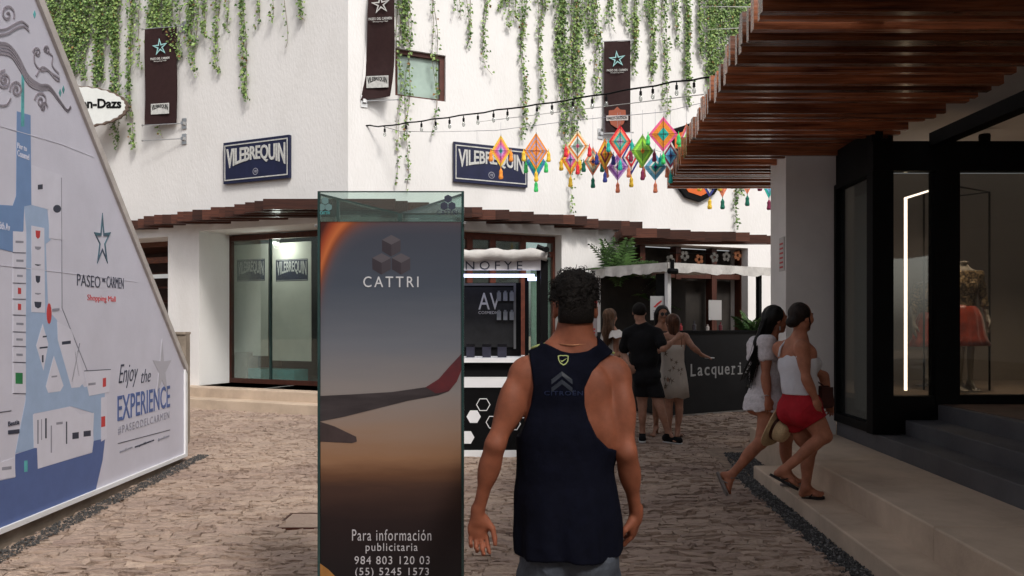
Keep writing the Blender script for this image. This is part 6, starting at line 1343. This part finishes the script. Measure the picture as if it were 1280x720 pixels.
def woman_white():
    Y = 6.35; e = empty('person', P(963, 612, Y), 'woman in short white dress with long black hair mid stride, carrying a hat', 'person')
    c = dict(pelvis=pp(957, 500, Y), chest=pp(958, 449, Y), neck=pp(962, 420, Y), head=pp(969, 399, Y), hf=(.97, .10, -.02), lat=(.30, -.95, 0), shw=.175, hipw=.112, g=1.0, gl=.95,
        arms=[(pp(975, 472, 6.55), pp(985, 500, 6.5), (.2, 0, -1), (-.5, .5, .1), (.7, -.5, 0), .7), (pp(957, 472, 6.19), pp(960, 499, 6.17), (.1, 0, -1), (0, 1, 0), (1, .0, -.2), 1.2, pp(958, 432, 6.22))],
        legs=[(pp(983, 548, 6.42), pp(984, 591, 6.45), pp(1003, 601, 6.40), pp(980, 600, 6.47)), (pp(951, 553, 6.24), pp(914, 594, 6.24), pp(914, 617, 6.20), pp(904, 594, 6.26))])
    S = figure(c); skin = skinm('tan2', (.34, .135, .078)); sdf_mesh('body', S.f, S.lo, S.h, skin, e); f, up, r = c['_f'], c['_up'], c['_r']; pv, ch, hd = c['pelvis'], c['chest'], c['head']; hf = nv(c['hf'])
    face_bits(e, hd, c['hf'], .96)
    A = (r, f, up); T_ = like(S)
    T_.ell(ch-up*.02, (.158, .112, .16), A, .05); T_.ell(ch+up*.07, (.165, .10, .09), A, .05); T_.ell(pv*.5+ch*.5, (.135, .112, .15), A, .06); T_.ell(pv-up*.02, (.165, .145, .14), A, .06)
    for q in (-1, 1): T_.ell(ch+f*.085+r*q*.066-up*.02, (.062, .056, .06), A, .04)
    for q, a in zip((-1, 1), (ch-r*.14+up*.09, pp(958, 432, 6.22))): T_.cone(np.array(a)+up*.025, np.array(a)-up*.075+r*q*.012, .060, .062, .04); T_.cone(np.array(a)+up*.02, ch+up*.13, .056, .06, .04)
    T_.cone(pv-up*.05, pv-up*.12-f*.01, .155, .172, .05)
    x, y, z = G(T_); zz = lambda py: CZ-(py-HOR)/F*Y; ang = np.arctan2(y-pv[1], x-pv[0])
    tier = .0055*np.abs(np.sin((z-.86)*math.pi/.062))**.5; ff = T_.f-.006-tier+.0045*np.sin(ang*17+z*8)*np.clip((zz(498)-z)/.1, 0, 1)+.003*wob(x, y, z, 40, 3)
    ff = np.maximum(ff, zz(512)-z+.008*np.sin(ang*9)); ff = np.maximum(ff, z-zz(418)+.0*x)
    arm_c = np.minimum(np.sqrt((x-pp(958, 432, 6.22)[0])**2+(y-6.2)**2)-.07, 9); sl = np.where(((x-ch[0])*r[0]+(y-ch[1])*r[1]) > .15, zz(449)-z, -1); ff = np.maximum(ff, np.where(z > zz(470), sl, -1))
    sdf_mesh('dress', ff.astype(np.float32), T_.lo, T_.h, mat('white_lace', (.58, .54, .55), .85, var=.12, scale=50, bump=.7, bscale=90, bdist=.008), e, 1)
    hairvol(e, [(hd-hf*.05, pp(951, 428, 6.28), .06, .055), (pp(951, 428, 6.28), pp(946, 448, 6.30), .048, .030), (pp(946, 448, 6.30), pp(938, 474, 6.30), .026, .008)], [(hd+np.array([0, 0, .03])-hf*.02, (.088, .095, .090), None)], blackhair, amp=.005, sc=120,
        cutf=lambda x, y, z: ((x-hd[0])*hf[0]+(y-hd[1])*hf[1])-.048-np.clip((z-hd[2]-.03)*.6, 0, .05)+np.where(z < hd[2]-.09, .03, 0))
    pa = [hd-hf*.06+[0, 0, .02], pp(952, 428, 6.25), pp(946, 450, 6.26), pp(937, 478, 6.27)]
    strands(e, None, [pa, [hd-hf*.07+[0, -.03, .03], pp(949, 432, 6.22), pp(944, 452, 6.24), pp(929, 474, 6.24)], [hd-hf*.06, pp(947, 440, 6.25), pp(942, 460, 6.3), pp(939, 486, 6.3)]], 160, blackhair, seed=5, jit=.013)
    MB().tube([pp(975, 408, 6.25), pp(975, 413, 6.25)], .006, 6).build('earring', M['steel'], e)
    MB().tube([P(957+9*math.cos(t*.7)*.6, 496+2*math.sin(t*.7), 6.17+.035*math.sin(t*.7)) for t in range(9)], .004, 5).build('bracelet', M['steel'], e)
    sm_ = mat('grey_sandal', (.17, .15, .14), .6)
    lg = c['legs'][0]; flipflop(e, np.array(lg[3])-[0, 0, .028], np.array(lg[2])-[0, 0, .02], (0, 0, 1), sm_)
    lg = c['legs'][1]; flipflop(e, np.array(lg[3])+[-.028, 0, .0], np.array(lg[2])+[-.024, 0, -.01], (1, 0, .25), sm_)
    for lgi, kk_ in ((0, (0, 0, 1)), (1, (1, 0, .2))):
        lg = c['legs'][lgi]; an = np.array(lg[1]); MB().tube([Vector(an+[.036*math.cos(t*.9), .036*math.sin(t*.9), -.015]) for t in range(8)], .006, 5).build('ankle_strap', sm_, e, True)
    # tied black scarf hanging behind
    t_ = MB(); t_.tube([pp(942, 440, 6.32), pp(932, 460, 6.34), pp(926, 476, 6.34)], [.008, .010, .003], 6); t_.build('hair_tail', blackhair, e, True)
    # hat
    hcen = P(969, 535, 6.10); e2 = empty('straw_hat', hcen, 'straw sun hat with a dark band held low by the woman in the white dress', 'hat')
    n = Vector((.55, -.75, -.35)).normalized(); straw = mat('straw', (.52, .38, .22), .8, var=.16, scale=90, bump=.7, bscale=180, bdist=.004)
    s_ = Vector((0, 0, 1)); u_ = n.cross(s_).normalized(); v_ = u_.cross(n)
    def lath(prof, seg=40, wv=0):
        vs = [hcen+n*(h_+wv*math.sin(k*2*math.pi/seg*2+1)*(r_/.18)**2)+(u_*math.cos(2*math.pi*k/seg)*r_*.82+v_*math.sin(2*math.pi*k/seg)*r_) for r_, h_ in prof for k in range(seg)]
        mb = MB(); m_ = len(prof); mb.add(vs, [[i*seg+k, i*seg+(k+1) % seg, (i+1)*seg+(k+1) % seg, (i+1)*seg+k] for i in range(m_-1) for k in range(seg)]+[list(range((m_-1)*seg, m_*seg))]); return mb
    lath([(.095, -.004), (.17, -.012), (.172, -.006), (.168, -.002), (.095, .004), (.092, .03), (.088, .075), (.078, .10), (.05, .115), (.02, .112)], wv=.02).build('hat_body', straw, e2, True)
    lath([(.094, .006), (.0965, .007), (.0945, .032), (.091, .033)]).build('hat_band', M['frame'], e2, True)
woman_red(); woman_white()
# ---- group by the kiosk
def group():
    # man in black
    Y = 9.55; e = empty('person', P(812, 553, Y), 'man in black t-shirt and shorts with black trainers, back to the camera', 'person')
    c = dict(pelvis=pp(808, 470, Y), chest=pp(804, 427, Y), neck=pp(802, 404, Y), head=pp(799, 390, Y), hf=(.35, .93, 0), lat=(.98, -.2, 0), shw=.20, hipw=.105, g=1.08, gl=.98, fem=False, hs=1.0, ga=1.0,
        arms=[(pp(779, 442, 9.75), pp(787, 458, 9.5), (.5, .1, -.6), (0, 1, 0), (.6, 0, .8), .8), (pp(829, 436, 9.35), pp(845, 423, 9.5), (.9, .2, .3), (0, 1, -.2), (-.2, 0, 1), .5)],
        legs=[(pp(803, 508, 9.6), pp(803, 541, 9.66), pp(802, 547, 9.86), pp(803, 551, 9.60)), (pp(825, 508, 9.45), pp(835, 541, 9.5), pp(850, 550.5, 9.4), pp(832, 549.5, 9.55))])
    S = figure(c, .0095); sdf_mesh('body', S.f, S.lo, S.h, skinm('fair', (.36, .19, .13)), e); pv, ch = c['pelvis'], c['chest']; zz = lambda py: CZ-(py-HOR)/F*Y; r, f, up = c['_r'], c['_f'], c['_up']
    bk = mat('black_cotton', (.007, .007, .008), .9, bump=.5, bscale=25, bdist=.015, spec=.2, var=.2)
    T_ = like(S); A = (r, f, up); T_.ell(pv*.5+ch*.5, (.165, .125, .17), A, .06); T_.ell(ch-up*.02, (.185, .13, .17), A, .05); T_.ell(ch+up*.07, (.19, .10, .09), A, .05); T_.ell(pv, (.17, .135, .12), A, .05)
    for q, a in zip((-1, 1), c['arms']): sh = ch+r*q*.18+up*.10; T_.cone(np.array(c['neck'])-up*.03, sh, .055, .06, .05); T_.cone(sh, sh+(a[0]-sh)*.72, .064, .066, .03)
    x, y, z = G(T_); ff = np.minimum(T_.f, c['torso']-.008)-.006+.006*wob(x, y, z, 18, 2); ff = np.maximum(ff, zz(472)-z); ff = np.maximum(ff, z-zz(402)); sdf_mesh('t_shirt', ff.astype(np.float32), T_.lo, T_.h, bk, e)
    K_ = like(S); K_.ell(pv, (.165, .13, .13), A, .05)
    for q, l in zip((-1, 1), c['legs']): hip = pv+r*q*.065-up*.05; kn = np.array(l[0]); K_.cone(hip, hip+(kn-hip)*.85, .105, .098, .03)
    x, y, z = G(K_); ff = np.maximum(np.maximum(np.minimum(K_.f, c['torso']-.012)+.005*wob(x, y, z, 22, 4), zz(496)-z), z-zz(465)); sdf_mesh('shorts', ff.astype(np.float32), K_.lo, K_.h, bk, e)
    hd = c['head']; hairvol(e, [], [(hd+np.array([0, -.012, .028]), (.087, .10, .09), None)], mat('short_hair', (.008, .006, .005), .8, var=.4, scale=60, spec=.2), amp=.003, sc=200, cutf=lambda x, y, z: np.maximum(hd[2]-.045-z, np.where(y > hd[1]+.06, y-hd[1]-.06, -1)), h=.008)
    for l in c['legs']:
        m = SDF(np.array(l[3])-.22, np.array(l[3])+.3, .009); a, b = np.array(l[3])+[0, 0, .0], np.array(l[2]); m.cone(a+[0, 0, .02], b+[0, 0, .0], .042, .036, .02); m.cone(a+[0, 0, .02], np.array(l[1])-[0, 0, .02], .04, .042, .02)
        z = m.coords()[2][None, None, :]; sh = sdf_mesh('trainer', np.maximum(m.f, .028-z).astype(np.float32), m.lo, m.h, bk, e)
        m = SDF(np.array(l[3])-.22, np.array(l[3])+.3, .009); m.cone(a+[0, 0, .0], b-[0, 0, .012], .047, .043, .02); sdf_mesh('sole', np.maximum(np.maximum(m.f, z-.032), -z).astype(np.float32), m.lo, m.h, mat('sole_white', (.62, .62, .62), .6), sh)
    # woman in starfish dress
    Y = 10.0; e = empty('person', P(843, 547, Y), 'woman in pale sundress with starfish print and brown hair, at the kiosk counter', 'person')
    c = dict(pelvis=pp(842, 470, Y), chest=pp(843, 431, Y), neck=pp(842, 416, Y), head=pp(840, 403, Y), hf=(-.5, .85, 0), lat=(.97, .2, 0), shw=.17, hipw=.10, g=1.0, gl=.9, hs=.95,
        arms=[(pp(826, 436, 9.8), pp(816, 443, 9.62), (-.6, -.2, -.2), (0, 0, -1), (0, 1, .2), .7), (pp(866, 434, 9.95), pp(878, 444, 10.05), (1, .1, -.3), (0, 0, -1), (0, 1, .3), .4)],
        legs=[(pp(836, 512, 10.0), pp(836, 538, 10.0), pp(838, 543, 10.2), pp(836, 545, 9.95)), (pp(849, 512, 10.0), pp(847, 537, 10.0), pp(851, 543, 10.18), pp(846, 545, 9.95))])
    S = figure(c, .0095); sdf_mesh('body', S.f, S.lo, S.h, skinm('rosy', (.40, .21, .145)), e); pv, ch, hd = c['pelvis'], c['chest'], c['head']; zz = lambda py: CZ-(py-HOR)/F*Y; rings = []
    for py, rx_, ry_ in ((431, .158, .11), (440, .150, .11), (452, .146, .112), (466, .168, .158), (480, .182, .168), (496.5, .192, .165)):
        rings.append([Vector((pv[0]+(py-470)*.0004+(rx_+.010*math.sin(k*2*math.pi/40*9)*(py-430)/70)*math.cos(k*2*math.pi/40), Y+(ry_+.012*math.sin(k*2*math.pi/40*9)*(py-430)/70)*math.sin(k*2*math.pi/40), zz(py)+.01*math.sin(k*.9)*(py > 490))) for k in range(40)])
    mb = MB(); mb.loft(rings, cap=True); dr = mb.build('dress', mat('cream_dress', (.50, .45, .40), .8, var=.06, scale=10, bump=.3, bscale=25), e, True)
    rr = random.Random(8); sf = mat('starfish_print', (.16, .12, .09), .8)
    for k in range(26):
        sx = rr.uniform(824, 860); sy = rr.uniform(434, 494); R_ = rr.uniform(3.2, 5); a0 = rr.uniform(0, 6); pl = []
        for j in range(5):
            t = a0+j*1.2566; ox, oy = math.cos(t), math.sin(t); pl.append([P(sx-oy*.7, sy+ox*.7, 9.6), P(sx+ox*R_, sy+oy*R_, 9.6), P(sx+oy*.7, sy-ox*.7, 9.6)])
        surf_decal(dr, 'starfish', [[q for q in p_] for p_ in pl], sf, dr, (0, 1, 0), .002)
    for q in (-1, 1): MB().tube([Vector((pv[0]+q*.075, Y-.115, zz(433))), Vector((pv[0]+q*.085, Y-.095, zz(424))), Vector((pv[0]+q*.08, Y-.02, zz(417))), Vector((pv[0]+q*.08, Y+.10, zz(432)))], .005, 5).build('shoulder_strap', mat('tan_strap', (.2, .09, .05), .6), e, True)
    br = mat('brown_hair', (.075, .03, .016), .6, var=.5, scale=50, stretch=(1, 1, .12)); hf = nv(c['hf'])
    hairvol(e, [(hd-hf*.03, hd-hf*.03-np.array([0, 0, .13]), .082, .07)], [(hd+np.array([0, 0, .028])-hf*.015, (.09, .098, .09), None)], br, amp=.006, sc=90, cutf=lambda x, y, z: np.maximum(((x-hd[0])*hf[0]+(y-hd[1])*hf[1])-.05, hd[2]-.17-z))
    for l in c['legs']: flipflop(e, np.array(l[3])-[0, 0, .02], np.array(l[2])-[0, 0, .02], (0, 0, 1), mat('dark_sandal', (.05, .02, .015), .6))
    q = MB(); fr = Frame(P(887, 446, 10.1).xy.to_3d(), (1, .2)); z_ = P(887, 447, 10.1).z; q.hexa([fr.pt(a, v, d) for v in (z_-.01, z_+.004) for a, d in ((-.06, .03), (.05, .04), (.06, -.03), (-.05, -.04))]); tag(q.build('folded_paper', M['white']), 'white folded paper in the outstretched hand of the sundress woman', 'paper')
    q = MB(); q.lathe(P(812, 446, 9.6), (0, 0, 1), [(.03, -.035), (.035, .0), (.034, .04)], 12); tag(q.build('paper_cup', M['white']), 'small white cup in the left hand of the sundress woman', 'cup')
    # woman with sunglasses behind
    Y = 10.5; e = empty('person', P(826, 541, Y), 'dark haired woman in sunglasses facing the camera behind the others', 'person')
    c = dict(pelvis=pp(826, 466, Y), chest=pp(826, 425, Y), neck=pp(826, 407, Y), head=pp(828, 393, Y), hf=(.1, -1, 0), lat=(-1, 0, 0), shw=.17, hipw=.10, g=1.0, gl=.9, hs=.97,
        arms=[(pp(842, 445, 10.5), pp(840, 462, 10.3), (-.2, -.2, -1), (0, 1, 0), (-1, 0, 0), .6), (pp(810, 445, 10.5), pp(812, 462, 10.3), (.2, -.2, -1), (0, 1, 0), (1, 0, 0), .6)],
        legs=[(pp(833, 506, 10.4), pp(834, 531, 10.5), pp(838, 541, 10.2), pp(834, 539, 10.55)), (pp(820, 506, 10.4), pp(820, 534, 10.4), pp(815, 544, 10.1), pp(820, 542, 10.45))])
    S = figure(c, .0095); sdf_mesh('body', S.f, S.lo, S.h, skinm('olive', (.30, .15, .095)), e); zz = lambda py: CZ-(py-HOR)/F*Y; pv, ch, hd = c['pelvis'], c['chest'], c['head']
    def cut(x, y, z): return np.maximum(np.maximum(z-zz(414), zz(497)-z), np.abs(x-ch[0])-.19)
    shell('dark_dress', S, .014, cut, mat('dark_dress', (.012, .011, .013), .8, var=.2), e, 2, .004, 5, 25)
    hairvol(e, [(hd+np.array([-.075, .02, 0]), hd+np.array([-.09, .03, -.2]), .04, .025), (hd+np.array([.075, .02, 0]), hd+np.array([.085, .03, -.2]), .04, .025), (hd+np.array([0, .06, 0]), hd+np.array([0, .08, -.2]), .07, .05)], [(hd+np.array([0, .018, .035]), (.094, .095, .095), None)], blackhair, amp=.004, sc=90, cutf=lambda x, y, z: -(y-hd[1]+.045+np.clip((z-hd[2]-.04)*.7, 0, .06)))
    face_bits(e, hd, c['hf'], .97, shades=True)
    for l in c['legs']: flipflop(e, np.array(l[3])-[0, 0, .02], np.array(l[2])-[0, 0, .02], (0, 0, 1), mat('dark_sandal', (.05, .02, .015)))
    # woman in white ruffled blouse
    Y = 10.6; e = empty('person', P(768, 540, Y), 'woman in white ruffled blouse with long wavy brown hair, left of the group', 'person')
    c = dict(pelvis=pp(766, 463, Y), chest=pp(766, 426, Y), neck=pp(765, 411, Y), head=pp(763, 396, Y), hf=(.75, .66, -.05), lat=(.66, -.75, 0), shw=.165, hipw=.10, g=.92, gl=.9, hs=.95, ga=.74,
        arms=[(pp(776, 442, 10.8), pp(784, 440, 10.6), (.8, -.2, .3), (0, 0, -1), (-.2, .5, 1), .9), (pp(770, 446, 10.35), pp(782, 438.5, 10.35), (.9, 0, .3), (0, 1, 0), (-.3, 0, 1), 1.0, pp(770, 421, 10.42))],
        legs=[(pp(764, 504, Y), pp(764, 532, Y+.1), pp(766, 541, Y-.1)), (pp(770, 504, Y-.1), pp(770, 532, Y-.1), pp(773, 541, Y-.2))])
    S = figure(c, .0095); sdf_mesh('body', S.f, S.lo, S.h, skinm('warm', (.36, .175, .11)), e); pv, ch, hd = c['pelvis'], c['chest'], c['head']; r = c['_r']; zz = lambda py: CZ-(py-HOR)/F*Y
    rings = []
    wc = mat('cream_cotton', (.62, .58, .54), .85, var=.05, bump=.4, bscale=30)
    for py, rx_, ry_ in ((412, .09, .08), (417, .16, .12), (430, .185, .155), (445, .18, .155), (462, .185, .165), (480, .18, .16), (505, .20, .18)):
        rings.append([Vector((pv[0]+(rx_+.006*math.sin(k*1.4))*math.cos(k*2*math.pi/36), Y+(ry_+.006*math.sin(k*1.4))*math.sin(k*2*math.pi/36), zz(py))) for k in range(36)])
    mb = MB(); mb.loft(rings); mb.build('dress', wc, e, True)
    for cx_, cy_, Yc in ((768, 418, 10.42),):
        mb = MB(); cc = pp(cx_, cy_, Yc); rg_ = []
        for j in range(4): rg_.append([Vector(cc+np.array([.02, -.03, 0])*j+np.array([(.060+.028*j)*math.cos(k*2*math.pi/30)+.008*j*math.sin(k*5)*.4, (.060+.024*j)*math.sin(k*2*math.pi/30), .055-.032*j+.008*j*math.sin(k*2*math.pi/30*7)*.5])) for k in range(30)])
        mb.loft(rg_, cap=False); mb.build('ruffle_sleeve', wc, e, True)
    lb = mat('light_brown_hair', (.11, .058, .032), .6, var=.5, scale=40, stretch=(1, 1, .2))
    hf = nv(c['hf']); hairvol(e, [(hd-hf*.03, pp(760, 415, 10.5), .075, .085), (pp(760, 415, 10.5), pp(759, 432, 10.5), .08, .045)], [(hd+np.array([0, 0, .028])-hf*.02, (.092, .098, .09), None)], lb, amp=.009, sc=60, cutf=lambda x, y, z: ((x-hd[0])*hf[0]+(y-hd[1])*hf[1])-.045, h=.008)
    strands(e, None, [[hd-hf*.07+[0, -.05, .03], pp(759, 412, 10.4), pp(758, 434, 10.42)], [hd-hf*.05+[0, -.06, 0], pp(764, 414, 10.38), pp(762, 432, 10.40)]], 90, lb, rad=.004, seed=9, jit=.02)
    q = MB(); q.lathe(P(784, 443, 10.3), (.1, 0, 1), [(.012, -.06), (.016, -.05), (.016, .04), (.01, .05)], 8); tag(q.build('white_phone', M['white']), 'small white object held by the woman in the ruffled blouse', 'phone')
group()
# ---- mannequins in the window
def mannequin(px, Y, s, name_, dark):
    z0 = .757; x = (px-640)/F*Y; e = empty('mannequin', (x, Y, z0), name_, 'mannequin'); pv = np.array([x, Y, z0+.86*s]); ch = pv+[0, 0, .30*s]
    c = dict(pelvis=pv, chest=ch, neck=ch+[0, 0, .17*s], head=ch+[0, 0, .33*s], hf=(-.3, -1, 0), lat=(-1, .3, 0), shw=.165*s, hipw=.092*s, g=.84*s, gl=.72, ga=.70, hs=.9*s,
        arms=[(ch+[.22*s, 0, -.16*s], ch+[.24*s, -.05, -.38*s], (0, -.1, -1), (-1, 0, 0), (0, -1, 0), .4), (ch+[-.22*s, 0, -.16*s], ch+[-.24*s, -.05, -.38*s], (0, -.1, -1), (1, 0, 0), (0, -1, 0), .4)],
        legs=[(pv+[.07, -.02, -.40*s], pv+[.075, 0, -.76*s], pv+[.08, -.14, -.83*s]), (pv+[-.05, -.05, -.40*s], pv+[-.06, -.03, -.76*s], pv+[-.07, -.17, -.83*s])])
    S = figure(c, .010); x_, y_, z_ = G(S); f = np.maximum(S.f, z_-(ch[2]+.25*s)); sdf_mesh('body', f.astype(np.float32), S.lo, S.h, mat('mannequin_skin', (.30, .27, .23), .35), e)
    def cut(x, y, z): return np.maximum(np.maximum(z-(ch[2]+.15*s), (pv[2]+.06*s)-z), np.abs(x-ch[0])-.25*s)
    shell('sequin_top', S, .016, cut, mat('gold_lace', (.28, .20, .11), .35, metal=.3, col2=(.03, .02, .015), scale=45, thr=(.45, .55)), e, 1, .004, 3, 60)
    rings = []
    for v, rr_ in ((.10, .105), (.04, .15), (-.05, .185), (-.17, .20), (-.26, .21), (-.265, .215), (-.36, .26)):
        rings.append([Vector((pv[0]+(rr_+.016*math.sin(k*2*math.pi/54*13)*(.1-v)*3)*s*math.cos(k*2*math.pi/54), pv[1]+(rr_*.8+.016*math.sin(k*2*math.pi/54*13)*(.1-v)*3)*s*math.sin(k*2*math.pi/54), pv[2]+v*s)) for k in range(54)])
    mb = MB(); mb.loft(rings); mb.build('skirt', mat('rust_satin', (.30, .035, .014), .35, var=.35, scale=9, sheen=.3), e, True)
    MB().lathe((x, Y, z0), (0, 0, 1), [(.16, 0), (.16, .012), (.02, .02), (.012, .1)], 20).build('stand', M['steel'], e)
mannequin(1204, 8.3, 1.0, 'headless mannequin in gold sequin top and rust red skirt, right of the window post', 0)
mannequin(1163, 9.1, .93, 'mannequin in rust skirt mostly hidden behind the black window post', 1)
# small lit lamp strip inside the shop that the photograph shows glowing
